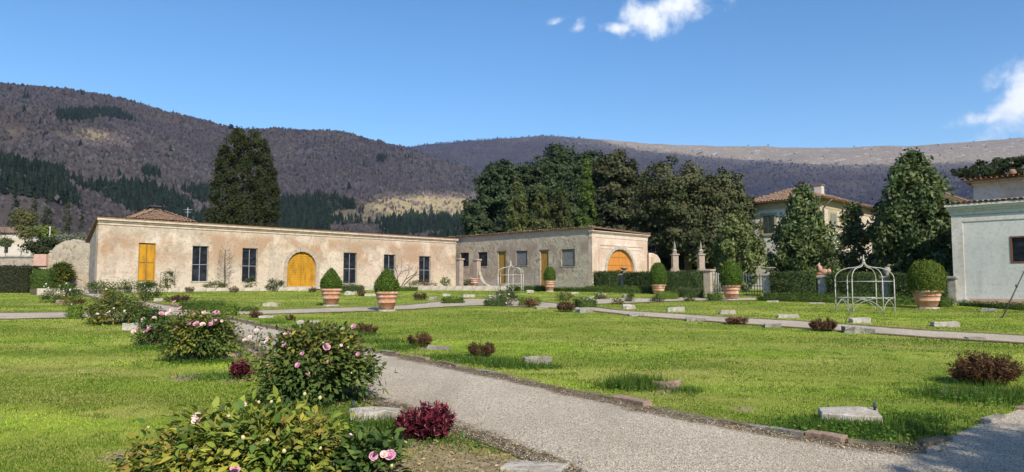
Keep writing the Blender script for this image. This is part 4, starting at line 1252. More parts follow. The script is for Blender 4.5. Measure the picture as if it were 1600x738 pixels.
t, p, h = pillar(1385, .50, 432, 'grey stone pillar behind the iron gazebo with a small urn'); link('urn', lathe_me([(.12, 0), (.07, .08), (.18, .25), (.2, .36), (.12, .42), (.16, .47), (.02, .48)], 14), GREYSTONE, t, (0, 0, h + .002))
t, p, h = pillar(1486, .40, 432, 'slim grey pillar tucked against the blue-grey house')
# gates
def gate(name, label, p0, p1, H, mat, n, tr):
    p0 = Vector(p0); p1 = Vector(p1); d = p1 - p0; L = d.to_2d().length
    t = thing(name, label, 'gate', p0, math.atan2(d.y, d.x))
    for i in range(n):
        x = L * i / (n - 1); hh = H * (1 - .12 * math.sin(math.pi * i / (n - 1)))
        link('bar', tube_me([[(x, 0, .05), (x, 0, hh)]], tr, 5), mat, t)
    for z in (.12, H * .42, H * .82): link('rail', tube_me([[(0, 0, z), (L, 0, z)]], tr * 1.15, 5), mat, t)
    return t
gate('white_gate', 'white iron bar gate between its stone pillar and the large potted egg', Hpt(1114) , Hpt(1132), 1.45, WHITEIRON2, 8, .022)
a = Hpt(1195); b = a + Vector((-.55, 1.15, 0)); 
gate('dark_gate', 'dark iron gate leaf standing open beside the bowl pedestal', (a.x, a.y, gz(a.y)), (b.x - .3, b.y, 0), 1.4, simple('blue_grey_iron', (.10, .11, .15), (.15, .16, .2), 10), 9, .02)
PINKSTONE = simple('pinkish_stone', (.40, .32, .26), (.28, .23, .19), 4, .9, .5, .02)
# far pillars with obelisks and swept walls
for px, lab in ((1055, 'pink pillar with an obelisk finial nearer the orange arch house'), (1096, 'pink pillar with an obelisk finial in front of the dark holm oak')):
    Y = 57; q = at(px, 440, Y); z0 = gz(Y); zt = at(px, 397, Y).z - z0
    t = thing('obelisk_pillar', lab, 'pillar', (q.x, Y, z0), .1, 'far gateway pillars')
    pillar_parts(t, .46, zt, PINKSTONE, .12, .2)
    link('obelisk', lathe_me([(.20, 0), (.23, .05), (.14, .12), (.19, .24), (.13, .36), (.06, .42), (.10, .5), (.04, .9), (.01, 1.05)], 8, False), GREYSTONE, t, (0, 0, zt + .002))
    sgn = -1 if px == 1055 else 1
    for s_ in (-1, 1):
        ln = 1.5 if s_ == sgn else 1.0
        pts = [(s_ * .235, 0)] + [(s_ * (.235 + ln * f), zt * (.55 - .5 * (1 - (1 - f) ** 2.2)) + .25) for f in np.linspace(0, 1, 9)] + [(s_ * (.235 + ln), 0)]
        link('swept_wall', wall_me(pts if s_ < 0 else pts[::-1], [], .3), PINKSTONE, t, (0, -.15, 0))
bw = at(1013, 445, 61)
t = thing('scroll_wall', 'pink broken wall with a scrolled end beside the orange arch', 'wall', (bw.x, 60.6, gz(60)), .2)
pts = [(0, -.3), (2.6, -.3), (2.6, 1.0), (1.6, 1.15), (1.15, 1.5), (1.12, 2.1), (1.0, 2.6), (.75, 2.95), (.35, 3.1), (0, 3.12)]
link('wall', wall_me(pts, [], .45), PLASTER_P, t)
link('niche_panel', box_me(.2, .45, -.02, .1, 1.7, 2.75), OCHREBAND, t)
rt = at(1056, 424, 50)
t = thing('red_tarpaulin', 'bright red covered shape showing just above the hedge below the obelisk pillar', 'cover', (rt.x, 50, gz(50)), -.3)
link('frame', tube_me([[(-.5, -.4, 0), (-.5, -.4, 1.1)], [(.5, -.4, 0), (.5, -.4, 1.1)], [(-.5, .4, 0), (-.5, .4, 1.1)], [(.5, .4, 0), (.5, .4, 1.1)]], .03), IRON, t)
bm = bmesh.new(); vs = box(bm, -.58, .58, -.48, .48, 1.1, 1.34)
for v in vs[4:]: v.co.x *= .8; v.co.y *= .7
link('cover', bm_mesh(bm, bevel=.04), simple('red_cloth', (.45, .035, .03), (.35, .025, .025), 5, .7), t)
# the gate stumps at the inner corner of the two houses
for px, Y, ztop, lab in ((718.5, 61, 404, 'pink plastered stub pillar at the end of the cream house'), (745.5, 60, 405, 'worn stub pillar with rubble scroll in front of the grey house')):
    q = at(px, 446, Y); t = thing('stub_pillar', lab, 'pillar', (q.x, Y, 1.88), -.785, 'stub pillars at the inner corner')
    pillar_parts(t, .44, at(px, ztop, Y).z - 1.88, PINKSTONE, .14, .1)
    if px > 730:
        pts = [(.222, -.1), (1.5, -.1), (1.45, .12), (.95, .3), (.65, .55), (.42, 1.0), (.222, 1.5)]
        link('rubble_scroll', wall_me(pts, [], .3), PLASTER_B, t, (0, -.15, 0))
# ------------------------------------------------------------------ stone blocks on the lawns and the kerb stones
def block_me(sx, sy, sz, seed, rough=.03, cuts=2):
    """a worn block: bevelled, subdivided, its faces and corners broken by noise"""
    rg = np.random.default_rng(seed); bm = bmesh.new()
    box(bm, -sx / 2, sx / 2, -sy / 2, sy / 2, -.12, sz)
    bmesh.ops.bevel(bm, geom=list(bm.edges), offset=min(sx, sy, sz) * .09, segments=1, affect='EDGES')
    bmesh.ops.subdivide_edges(bm, edges=list(bm.edges), cuts=cuts, use_grid_fill=True)
    o = rg.uniform(0, 50); co = np.array([v.co for v in bm.verts]); f = 2.2 / max(sx, .2)
    for v, k1, k2, k3 in zip(bm.verts, fbm(co[:, 0] * f * 1.6 + o, co[:, 1] * f * 1.6 + co[:, 2] * 3, 3), fbm(co[:, 1] * f * 1.6 + o, co[:, 2] * 4 + co[:, 0], 3), fbm(co[:, 0] * f + o, co[:, 1] * f - o, 3)):
        v.co += Vector(((k2 - .45) * rough * 6, (k1 - .45) * rough * 6, (k3 - .45) * rough * 7 * (v.co.z > sz * .5))) * min(1, sz * 4 + .25)
    return bm_mesh(bm)
def stone_mat(name, c1, c2, dark):
    m = Mat(name, .95, .1)
    n = m.noise(4, 8, .7); n2 = m.noise(14, 6, .7); up = m.N.new('ShaderNodeSeparateXYZ'); m.L.new(m.geo.outputs['Normal'], up.inputs[0])
    c = m.mix(m.range(n, .35, .65), c1, c2)
    c = m.mix(m.range(n2, .52, .66, 0, .8), c, dark)
    m.color(c); m.bump(m.math('ADD', n2, n), .8, .03); return m.m
ST_PALE = stone_mat('lichen_stone', (.50, .47, .42), (.36, .32, .26), (.22, .20, .16))
ST_GREY = stone_mat('weathered_stone', (.34, .32, .28), (.22, .20, .17), (.10, .09, .08))
ST_RED = stone_mat('reddish_stone', (.36, .25, .19), (.27, .20, .15), (.15, .11, .09))
ST_MOSS = stone_mat('mossy_stone', (.17, .145, .10), (.24, .20, .14), (.08, .085, .04))
SG = 'stone blocks set on the lawns'
STONES = [  # px, base py, width px, height px, material, yaw, label
 (1338, 664, 100, 27, ST_PALE, -.30, 'large pale stone block in weeds at the front corner of the main lawn'),
 (1507, 618, 60, 8, ST_PALE, -.2, 'flat white stone slab half hidden in weeds by the largest brown shrub'),
 (1044, 608, 46, 16, ST_RED, -.5, 'reddish low stone beside a tuft of long grass'),
 (840, 569, 46, 15, ST_GREY, .1, 'grey flat topped stone standing in weeds near the kerb of the main path'),
 (684, 547, 38, 8, ST_GREY, -.2, 'thin grey stone slab between two brown shrubs near the kerb'),
 (583, 662, 84, 26, ST_PALE, .15, 'big whitish rough boulder beside the burgundy plant'),
 (343, 562, 56, 13, ST_RED, .05, 'pale reddish slab at the path edge under the big pink rose bush'),
 (214, 516, 50, 13, ST_PALE, .0, 'pale stone slab on the left lawn between the white and pink rose bushes'),
 (478, 507, 34, 8, ST_PALE, -.1, 'pale slab with weeds just beyond the large foreground rose bush'),
 (415, 497, 24, 5, ST_PALE, .1, 'low pale slab at the crossing of the two paths'),
 (422, 479, 24, 8, ST_PALE, .0, 'pale block on the lawn before the yellow arched door'),
 (547, 461, 17, 8, ST_PALE, .2, 'pale block just right of the broad pot with the cone'),
 (579, 463, 21, 6, ST_PALE, .1, 'flat pale block left of the cracked pot'),
 (516, 515, 40, 3, ST_PALE, .1, 'thin pale slab in the grass behind the foreground rose bush'),
 (676, 469, 15, 7, ST_GREY, .3, 'grey block left of the box strip at the bend of the cross path'),
 (697, 463, 13, 5, ST_PALE, .2, 'small pale block behind the box strip at the bend of the cross path'),
 (732, 464.5, 20, 6, ST_PALE, .2, 'pale block on the strip of lawn before the raised terrace'),
 (769, 466, 14, 6, ST_PALE, .3, 'pale block behind the white flowering bush'),
 (828, 457.5, 12, 5, ST_PALE, .2, 'pale block at the foot of the small white gazebo'),
 (898, 459.5, 13, 4, ST_PALE, .2, 'pale block on the lawn before the long low box edging'),
 (924, 468, 10, 7, ST_PALE, .2, 'small upright pale block behind the dark box block'),
 (940, 461, 14, 4, ST_PALE, .2, 'flat pale block at the low edging below the pedestal'),
 (978, 465, 9, 6, ST_GREY, .2, 'small grey block beside the little rose beyond the cross path'),
 (984, 483, 20, 8, ST_PALE, .5, 'pale cubic block on the narrow lawn above the cross path'),
 (846, 483, 22, 4, ST_GREY, .3, 'flat grey block at the cross path below the olive box block'),
 (913, 489, 28, 8, ST_GREY, .4, 'grey two-part block at the cross path right of a brown shrub'),
 (994, 494.5, 28, 7, ST_GREY, .4, 'dark grey broken block on the near edge of the cross path'),
 (1058, 487, 28, 9, ST_PALE, -.2, 'pale block on the far lawn in line with the slim potted egg'),
 (1089, 502.5, 34, 8, ST_GREY, -.3, 'dark reddish grey slab on the near edge of the cross path'),
 (1138, 491, 24, 9, ST_PALE, -.2, 'pale block on the far lawn below the large dark potted egg'),
 (1234, 497, 36, 7, ST_PALE, -.3, 'long pale block on the far lawn left of the large gazebo'),
 (1210, 512, 28, 9, ST_GREY, -.3, 'grey block on the near side of the cross path left of a rust coloured shrub'),
 (1209, 472.5, 18, 4, ST_PALE, -.5, 'small pale slab below the hedge by the bowl pedestal'),
 (1279, 475.5, 24, 4, ST_PALE, -.5, 'pale slab below the pillar with the terracotta figure'),
 (1347, 505, 30, 10, ST_PALE, -.2, 'pale block in front of the large gazebo'),
 (1347, 521.5, 48, 12, ST_GREY, -.2, 'dark long block on the near edge of the cross path in front of the gazebo'),
 (1482, 511, 42, 11, ST_PALE, -.3, 'pale block on the far lawn in front of the largest pot'),
 (1527, 531, 28, 6, ST_GREY, -.3, 'small dark broken stone on the near edge of the cross path towards the photo edge'),
 (1548, 487, 24, 6, ST_GREY, -.6, 'grey block at the low edging of the blue-grey house'),
 (835, 741, 110, 12, ST_PALE, -.4, 'pale slab cut off by the lower photo edge beside the gravel'),
 (96, 474, 16, 8, ST_RED, .2, 'small reddish stone at the foot of the white rose by the dark hedge'),
 (53, 460, 12, 8, ST_PALE, .1, 'small pale stone at the end of the dark twiggy hedge'),
 (247, 471, 14, 7, ST_PALE, .2, 'small pale stone left of the long brown ground cover'),
]
for i, (px, py, w, h, mat, yaw, lab) in enumerate(STONES):
    p = G(px, py); k = p.y / FPX
    sx = w * k * (.92 if abs(yaw) < .25 else .85); sz = max(h * k * .70, .05)
    o = link('stone_block', block_me(sx, max(sx * .62, .3), sz, 50 + i, .018 + .01 * (i % 3)), mat, None, (p.x, p.y + sx * .25, gz(p.y + sx * .25) - .01), yaw)
    tag(o, lab, 'stone', SG)
# kerb stones of the main path and of the lawn corner
def kerb(line, s0, s1, parent, keep=.85, h=(.05, .11)):
    p = np.array(line); S = np.r_[0, np.cumsum(np.hypot(*np.diff(p, axis=0).T))]
    s = s0 * S[-1]; rg = np.random.default_rng(11)
    while s < s1 * S[-1]:
        l = rg.uniform(.28, .75)
        if rg.random() < keep:
            c = np.array([np.interp(s + l / 2, S, p[:, 0]), np.interp(s + l / 2, S, p[:, 1])])
            d = np.array([np.interp(s + l, S, p[:, 0]), np.interp(s + l, S, p[:, 1])]) - np.array([np.interp(s, S, p[:, 0]), np.interp(s, S, p[:, 1])])
            big = rg.random() < .08
            me = block_me(l * .96, .12 if not big else .18, rg.uniform(*h) * (2.2 if big else 1), int(rg.integers(1e6)), .012, 1)
            link('kerb_stone', me, (ST_MOSS, ST_RED, ST_MOSS, ST_GREY, ST_MOSS)[rg.integers(5)], parent, (c[0], c[1], gz(c[1])), math.atan2(d[1], d[0]) + rg.normal(0, .05))
        s += l
kerb(MAIN_R, .42, .985, main_path, .8, (.012, .05))
kerb(MAIN_L, .70, .82, main_path, .5, (.02, .05))
kerb(P4_U, .0, .8, main_path, .35, (.01, .05))

# ------------------------------------------------------------------ plants
PINK = simple('pink_petals', (.62, .27, .42), (.72, .42, .54), 20, .6, .1, .002)
PALEPINK = simple('pale_pink_petals', (.74, .54, .52), (.80, .64, .58), 20, .6, .1, .002)
CREAM = simple('cream_petals', (.50, .43, .20), (.58, .52, .30), 20, .6, .1, .002)
WHITEP = simple('white_petals', (.74, .72, .66), (.80, .77, .72), 20, .6, .1, .002)
def rose_me(r):
    bm = bmesh.new(); rg = np.random.default_rng(5)
    for ring, (n, rr, tilt, pr) in enumerate(((4, .22, .15, .42), (5, .42, .55, .55), (6, .62, 1.0, .6))):
        for i in range(n):
            a = 2 * math.pi * (i + .5 * ring) / n + rg.normal(0, .1)
            out = Vector((math.cos(a), math.sin(a), 0)); side = Vector((-math.sin(a), math.cos(a), 0))
            up = Vector((0, 0, 1)); d = (out * math.sin(tilt) + up * math.cos(tilt)).normalized()
            b = out * rr * .25 * r
            m_ = b + d * pr * r * .6; t_ = b + d * pr * r + out * .05 * r
            w = pr * r * .62
            vs = [bm.verts.new(q) for q in (b, m_ + side * w - out * .1 * r * ring * -.3, t_ + side * w * .5, t_ - side * w * .5, m_ - side * w, m_ + out * .12 * r)]
            bm.faces.new((vs[0], vs[1], vs[5])); bm.faces.new((vs[1], vs[2], vs[5])); bm.faces.new((vs[2], vs[3], vs[5])); bm.faces.new((vs[3], vs[4], vs[5])); bm.faces.new((vs[4], vs[0], vs[5]))
    return bm_mesh(bm, smooth=False)
ROSE = {}
BUD_ME = {}
for nm, mt in (('pink', PINK), ('pale', PALEPINK), ('cream', CREAM), ('white', WHITEP)):
    me = rose_me(1.0); me.materials.append(mt); ROSE[nm] = me
    me = lathe_me([(.15, -.55), (.42, -.3), (.5, 0), (.40, .35), (.18, .58)], 8); me.materials.append(mt); BUD_ME[nm] = me
def twigs_me(base_r, h, rx, n, seed, r0=.014, kink=.25):
    rg = np.random.default_rng(seed); bm = bmesh.new()
    for i in range(n):
        a = rg.uniform(0, 2 * math.pi); q = rg.uniform(.3, 1)
        b = Vector((math.cos(a), math.sin(a), 0)) * base_r * rg.random()
        e = Vector((math.cos(a) * rx * q, math.sin(a) * rx * q, h * rg.uniform(.55, .95) * math.sqrt(max(1 - (q * .8) ** 2, .1))))
        m_ = b.lerp(e, .5) + Vector((rg.normal(0, .08), rg.normal(0, .08), h * .08))
        tube_into(bm, [b - Vector((0, 0, .05)), m_, e], r0, 4, r0 * .4)
    return bm_mesh(bm)
STEM = simple('rose_stem', (.09, .075, .035), (.13, .08, .05), 10, .8, .3, .005)
GREEN_ROSE = [(.034, .062, .017), (.048, .080, .021), (.070, .10, .026), (.028, .048, .015)]
MIX_ROSE = [(.055, .085, .020), (.09, .115, .024), (.16, .15, .026), (.20, .16, .032), (.11, .075, .032), (.042, .066, .018)]
YEL_ROSE = [(.055, .10, .022), (.10, .145, .024), (.17, .185, .028), (.05, .085, .02), (.065, .10, .034), (.23, .20, .034)]
def bush_leaves(rx, ry, h, n, L, W, cols, seed, outer=.5, clumps=40, wts=None, low=.05, flat=.15, top_cols=None, broad=False):
    rg = np.random.default_rng(seed)
    # shoots: each carries a spray of leaves near its end
    a = rg.uniform(0, 2 * math.pi, clumps); cz = rg.uniform(low, 1, clumps) ** .8
    cr = np.sqrt(np.clip(1 - ((cz - .35) / .68) ** 2, .02, 1)) * rg.uniform(.45, 1.0, clumps) ** .6
    Cc = np.c_[cr * np.cos(a) * rx * .86, cr * np.sin(a) * ry * .86, cz * h * .92]
    k = rg.integers(0, clumps, n)
    sp = .125 * (rx + ry) / 2 + .04
    P = Cc[k] + rg.normal(0, 1, (n, 3)) * np.array([sp, sp, sp * .7])
    P[:, 2] = np.abs(P[:, 2]) * 1.0 + .01
    out = np.c_[P[:, 0] / rx, P[:, 1] / ry, (P[:, 2] - h * .3) / h]
    D = unit(unit(out) + rg.normal(0, .55, (n, 3)) + np.array([0, 0, -.1])); N = unit(np.array([0, 0, 1.0]) + .5 * unit(out) + rg.normal(0, .4, (n, 3)))
    V, F = (leaf_round if broad else leaf_folded)(P, D, N, np.full(n, L), np.full(n, W), rg)
    shade = rg.normal(1, .12, clumps)[k][:, None]
    kk = np.array(cols)[rg.choice(len(cols), clumps, p=wts)][k] * .55 + pal(n, cols, .15, rg, wts) * .45
    c = kk * shade
    if top_cols is not None:
        tw = (np.clip(P[:, 2] / h - .45, 0, 1) * rg.random(n) * 2)[:, None].clip(0, 1)
        c = c * (1 - tw) + pal(n, top_cols, .2, rg) * tw
    return np_mesh('foliage', V, F, np.repeat(c, 7 if broad else 5, 0))
def rose_bush(label, px, py, wpx, hpx, n, L, W, cols, flowers, seed, group='rose bushes', clumps=45, wts=None, name='rose_bush', fsize=.062, buds=(), depth=.75, top_cols=None, twigs=26):
    p = G(px, py); k = p.y / FPX; rx = wpx / 2 * k; h = hpx * k * .86; ry = rx * depth
    p = Vector((p.x, p.y + ry * .45, gz(p.y + ry * .45)))
    t = thing(name, label, 'bush', p, 0, group)
    link('foliage', bush_leaves(rx, ry, h, n, L, W, cols, seed, clumps=clumps, wts=wts, top_cols=top_cols, broad=wpx > 100), LEAF, t)
    link('stems', twigs_me(.12, h, rx * .95, twigs, seed), STEM, t)
    rg = np.random.default_rng(seed + 1)
    for (fx, fy, kind, s) in flowers:
        # in front of or on top of the leaf dome, as deep as the dome is there
        q = at(fx, fy, p.y)
        dx = (q.x - p.x) / rx; dz = (q.z - p.z) / h
        ins = max(0, 1 - dx * dx - ((dz - .35) / .70) ** 2)
        q = at(fx, fy, p.y - ry * (1.02 * math.sqrt(ins) + .06)) - p
        f = link('flower', ROSE[kind], None, t, q); f.scale = (s * fsize,) * 3
        f.rotation_euler = (rg.uniform(.5, 1.3), rg.uniform(-.4, .4), rg.uniform(-.5, .5))
    for (fx, fy, kind, s) in buds:
        q = at(fx, fy, p.y); dx = (q.x - p.x) / rx; dz = (q.z - p.z) / h
        ins = max(0, 1 - dx * dx - ((dz - .35) / .70) ** 2)
        q = at(fx, fy, p.y - ry * (1.02 * math.sqrt(ins) + .06)) - p
        f = link('bud', BUD_ME[kind], None, t, q); f.scale = (s * .042,) * 3; f.rotation_euler = (rg.uniform(-.3, .6), rg.uniform(-.5, .5), 0)
    return t
pk, pp, cr_, wh = 'pink', 'pale', 'cream', 'white'
rose_bush('large green rose bush with pink blooms beside the main gravel path', 483, 634, 186, 128, 7200, .095, .05, GREEN_ROSE + [(.10, .10, .02)],
          [(445, 540, pk, 1.1), (510, 543, pk, 1.5), (473, 552, pk, .9), (466, 571, pk, 1.2), (553, 511, pk, 1.2), (560, 554, pk, .9), (481, 584, pk, .8), (447, 522, pp, 1.1), (461, 518, pp, 1.1), (419, 572, pk, .7), (513, 565, pk, .6), (533, 540, pp, .6), (416, 535, pp, .9)], 21,
          clumps=120, top_cols=MIX_ROSE, buds=[(544, 543, cr_, .7), (505, 535, pp, .7), (549, 583, cr_, .6)], fsize=.050, depth=.85)
rose_bush('yellowing rose bush with pale buds cut off by the lower photo edge', 385, 768, 335, 108, 5600, .10, .055, YEL_ROSE,
          [(310, 655, pp, 1.3), (367, 735, pk, 1.0), (380, 634, pp, .8)], 22, clumps=70,
          wts=[.17, .22, .2, .12, .12, .17], buds=[(358, 651, cr_, 1.1), (380, 684, cr_, .9), (418, 690, cr_, 1.0), (306, 700, cr_, 1.0), (243, 717, cr_, 1.1), (295, 716, pk, 1.0), (232, 668, cr_, .6), (404, 629, cr_, .8), (424, 628, cr_, .7), (500, 622, cr_, .8), (476, 616, cr_, .8), (548, 680, pp, .9), (444, 705, cr_, .9), (500, 700, cr_, .8)], depth=.6)
yb = bpy.data.objects['rose_bush.001']
for dx, dy, w_, h_, n_, sd in ((-.82, -.1, .34, .32, 300, 201), (-.5, -.25, .36, .40, 300, 202), (.45, -.3, .45, .52, 340, 203), (-.2, .1, .3, .56, 200, 204)):
    link('foliage', bush_leaves(w_, w_ * .7, h_, n_, .095, .042, [(.22, .16, .03), (.18, .11, .035), (.20, .20, .032), (.10, .14, .028), (.07, .11, .025)], sd, clumps=12, broad=True), LEAF, yb, (dx, dy, .05))
rose_bush('low rose spray with two pink blooms and dark green leaves at the lower photo edge', 572, 765, 105, 74, 1100, .11, .06, GREEN_ROSE,
          [(610, 713, pk, 1.2), (600, 711, pp, .8), (584, 713, pk, .9)], 23, clumps=18, buds=[(612, 728, cr_, .7)])
rose_bush('big rose bush full of lilac pink blooms at the bend of the path', 305, 565, 120, 84, 5600, .085, .046, GREEN_ROSE + MIX_ROSE[1:3],
          [(273, 473, pk, 1.0), (282, 483, pk, 1.2), (269, 485, pp, 1.1), (252, 491, pk, 1.1), (263, 491, pp, 1.2), (295, 506, pk, .9), (307, 507, pk, 1.3), (317, 508, pp, 1.2), (329, 507, pk, .9), (336, 503, pk, 1.2), (339, 489, pk, 1.1), (276, 513, pk, 1.0), (303, 492, pp, .8), (347, 502, pp, .6), (319, 489, pp, .9)], 24, clumps=55, top_cols=MIX_ROSE, fsize=.07, depth=.8)
rose_bush('smaller pink rose clump leaning on the big lilac pink bush', 238, 541, 64, 64, 2600, .08, .038, GREEN_ROSE,
          [(218, 513, pk, 1.2), (209, 519, pp, 1.2), (234, 513, pk, 1.1), (228, 519, pk, 1.1), (225, 500, pp, 1.3), (241, 497, pp, 1.0)], 25, clumps=26, fsize=.07)
rose_bush('wide bronze tinted rose bush with white blooms behind the left lawn', 178, 508, 112, 44, 4600, .085, .045, MIX_ROSE + GREEN_ROSE,
          [(172, 487, wh, .8), (152, 491, wh, 1.0), (168, 489, wh, .7), (138, 480, wh, .6), (195, 486, wh, .7), (178, 482, wh, .6)], 26, clumps=45)
rose_bush('bronze leaved rose bush behind the wide bronze one', 165, 478, 50, 26, 1800, .09, .05, MIX_ROSE, [(166, 452, wh, .8), (178, 450, wh, .9)], 27, clumps=22)
rose_bush('white flowered rose bush before the yellow panelled door', 224, 470, 46, 32, 2000, .085, .045, GREEN_ROSE + MIX_ROSE[:2],
          [(208, 449, wh, .7), (232, 454, wh, .8), (222, 459, wh, .8), (215, 463, wh, .7), (238, 452, wh, .6), (226, 447, wh, .6)], 28, clumps=24)
rose_bush('dark green rose bush with white blooms near the dark hedge', 90, 473, 62, 30, 2600, .085, .045, GREEN_ROSE,
          [(69, 448, wh, .9), (72, 444, wh, .8), (94, 447, wh, .7), (104, 443, wh, .9), (110, 453, wh, 1.0), (100, 462, wh, .6), (76, 450, wh, .9)], 29, clumps=26)
rose_bush('low rose with brownish leaves in front of the white rose by the hedge', 105, 478, 34, 15, 420, .08, .04, MIX_ROSE, [(112, 476, wh, .8)], 30, clumps=10)
rose_bush('grey green bush with white flowers beside the small white gazebo', 788, 478, 44, 26, 1200, .10, .045, [(.06, .075, .045), (.09, .10, .07), (.045, .06, .03)],
          [(781, 461, wh, .9), (791, 474, wh, .9), (795, 460, wh, .8), (776, 475, wh, .8)], 31, clumps=24)
rose_bush('small rose bush above the cross path near the dark box block', 884, 470, 34, 13, 450, .09, .045, GREEN_ROSE + MIX_ROSE[4:], [], 32, clumps=12)
rose_bush('leafy green bush on the far lawn behind the dark box block', 940, 468, 20, 11, 350, .09, .045, GREEN_ROSE, [], 33, clumps=10)
rose_bush('small dark rose among the slabs beyond the cross path', 985, 472, 14, 13, 260, .09, .045, GREEN_ROSE, [], 34, clumps=9)
rose_bush('low brownish rose left of the pale cubic block', 966, 476, 18, 8, 240, .09, .045, MIX_ROSE, [], 35, clumps=9)
rose_bush('low rose bush at the front of the pale green box block', 1028, 472, 20, 9, 300, .09, .045, GREEN_ROSE + MIX_ROSE[4:], [], 36, clumps=9)
rose_bush('low rose bush between two box blocks near the white gate', 1077, 471, 18, 8, 280, .09, .045, GREEN_ROSE + MIX_ROSE[4:], [], 37, clumps=9)
rose_bush('leafy shrub against the cream house left of the yellow arch', 428, 456, 26, 24, 800, .12, .06, GREEN_ROSE, [(422, 446, wh, .8)], 38, clumps=16)
# a thin standing rose between the big bushes
p = G(400, 578); t = thing('thin_rose', 'thin straggly rose with pale blooms standing alone at the path edge', 'bush', p, 0, 'rose bushes')
k = p.y / FPX
paths = [[(0, 0, 0), (-.03, 0, .25), (-.10, 0, .42), (-.22, 0, .50)], [(.12, .02, 0), (.10, 0, .22), (.16, 0, .40), (.22, 0, .52)], [(0, 0, .02), (.02, 0, .3), (0, 0, .55), (.02, .02, .70)], [(-.05, 0, .36), (-.05, 0, .5)]]
link('stems', tube_me(paths, .011, 5, .005), STEM, t)
rg_ = np.random.default_rng(4); ends = np.array([q for pth in paths for q in pth[2:]]); kk = rg_.integers(0, len(ends), 130)
P = ends[kk] + rg_.normal(0, .07, (130, 3)); D = unit(rg_.normal(size=(130, 3)) + np.array([0, 0, .2])); V, F = leaf_folded(P, D, unit(rg_.normal(0, .5, (130, 3)) + np.array([0, 0, 1])), np.full(130, .07), np.full(130, .035), rg_)
link('foliage', np_mesh('foliage', V, F, np.repeat(pal(130, GREEN_ROSE, .2, rg_), 5, 0)), LEAF, t)
for (x, z) in ((-.22, .54), (.0, .72), (-.12, .60), (.22, .56)):
    f = link('flower', ROSE[pp], None, t, (x, -.02, z)); f.scale = (.05,) * 3; f.rotation_euler = (.9, 0, .2)

# burgundy and brown shrubs
def whorl_shrub(label, px, py, wpx, hpx, n, cols, seed, L=.06, W=.014, group='brown and burgundy shrubs', name='brown_shrub', up=.8, stems=60):
    p = G(px, py); k = p.y / FPX; rx = wpx / 2 * k; h = hpx * k; ry = min(rx * .8, .7)
    p = Vector((p.x, p.y + ry * .6, gz(p.y + ry * .6))); rg = np.random.default_rng(seed)
    t = thing(name, label, 'shrub', p, 0, group)
    a = rg.uniform(0, 2 * math.pi, stems); q = np.sqrt(rg.random(stems)) * .9
    tops = np.c_[np.cos(a) * q * rx, np.sin(a) * q * ry, h * np.sqrt(np.clip(1 - .75 * q * q, .1, 1)) * rg.uniform(.55, 1.08, stems)]
    foot = tops * np.array([.6, .6, 0])
    s = rg.integers(0, stems, n); f = rg.uniform(.12, 1.0, n) ** .6
    P = foot[s] + (tops[s] - foot[s]) * f[:, None] + rg.normal(0, .012, (n, 3))
    D = unit(rg.normal(0, 1, (n, 3)) * np.array([1, 1, .5]) + np.array([0, 0, up]))
    V, F = leaf_folded(P, D, unit(rg.normal(0, .6, (n, 3)) + np.array([0, 0, 1.])), np.full(n, L), np.full(n, W), rg)
    link('foliage', np_mesh('foliage', V, F, np.repeat(pal(n, cols, .3, rg), 5, 0)), LEAF, t)
    link('stems', tube_me([[tuple(foot[i]), tuple((foot[i] + tops[i]) / 2 + rg.normal(0, .01, 3)), tuple(tops[i])] for i in range(min(stems, 45))], .006, 3), STEM, t)
    return t
BURG = [(.085, .010, .022), (.055, .008, .016), (.13, .02, .035), (.16, .06, .06), (.035, .008, .012)]
BROWN = [(.085, .040, .022), (.055, .028, .018), (.12, .065, .035), (.04, .022, .015), (.075, .05, .02)]
RUST = [(.15, .065, .035), (.10, .05, .03), (.20, .11, .06), (.06, .03, .02)]
whorl_shrub('burgundy leaved plant at the gravel edge beside the white boulder', 662, 692, 116, 50, 3800, BURG, 61, .085, .024, name='burgundy_plant', stems=110)
whorl_shrub('small burgundy plant under the thin straggly rose', 373, 594, 44, 30, 1200, BURG, 62, .075, .024, name='burgundy_plant', stems=45)
whorl_shrub('brown shrub behind the pink bloom of the large rose bush', 569, 523, 44, 17, 2200, BROWN, 63)
whorl_shrub('brown dried shrub second along the kerb, between two thin slabs', 655, 543, 44, 23, 2200, BROWN, 64)
whorl_shrub('brown dried shrub near the kerb left of the flat topped stone', 752, 559, 50, 25, 2400, BROWN, 65)
whorl_shrub('rust brown shrub at the cross path in front of the small rose bush', 885, 488, 34, 17, 1500, BROWN, 66, .08, .03)
whorl_shrub('reddish brown shrub against the olive box block', 829, 481, 24, 14, 900, RUST, 67, .08, .03)
whorl_shrub('low rust coloured shrub alone on the cross path edge', 1154, 508, 42, 12, 1300, RUST, 68, .08, .025)
whorl_shrub('dark brown rounded shrub on the lawn edge left of the gazebo', 1293, 519, 54, 21, 2600, BROWN, 69, .07, .02)
whorl_shrub('largest brown shrub at the photo edge on the main lawn', 1560, 607, 124, 50, 6500, BROWN, 70, .07, .018, stems=140)
whorl_shrub('long low brown ground cover behind the long box strip', 275, 473, 56, 11, 1900, [(.07, .035, .03), (.05, .025, .022), (.09, .05, .04)], 71, .08, .025)
whorl_shrub('brown rounded shrub on the small lawn beyond the cracked pot', 655, 469, 27, 12, 1000, BROWN, 72, .08, .025)
whorl_shrub('brown tuft before the bed left of the first tall window', 293, 457.5, 20, 10, 600, BROWN, 73, .08, .02)
whorl_shrub('brown tuft before the bed between the first and second tall window', 364, 457.5, 20, 10, 600, BROWN, 74, .08, .02)
whorl_shrub('brown tuft at the step of the yellow arched door', 487, 457.5, 18, 9, 600, BROWN, 75, .08, .02)
whorl_shrub('brown red tuft at the low slab by the path crossing', 397, 497, 22, 11, 500, RUST + BROWN, 76, .08, .025)
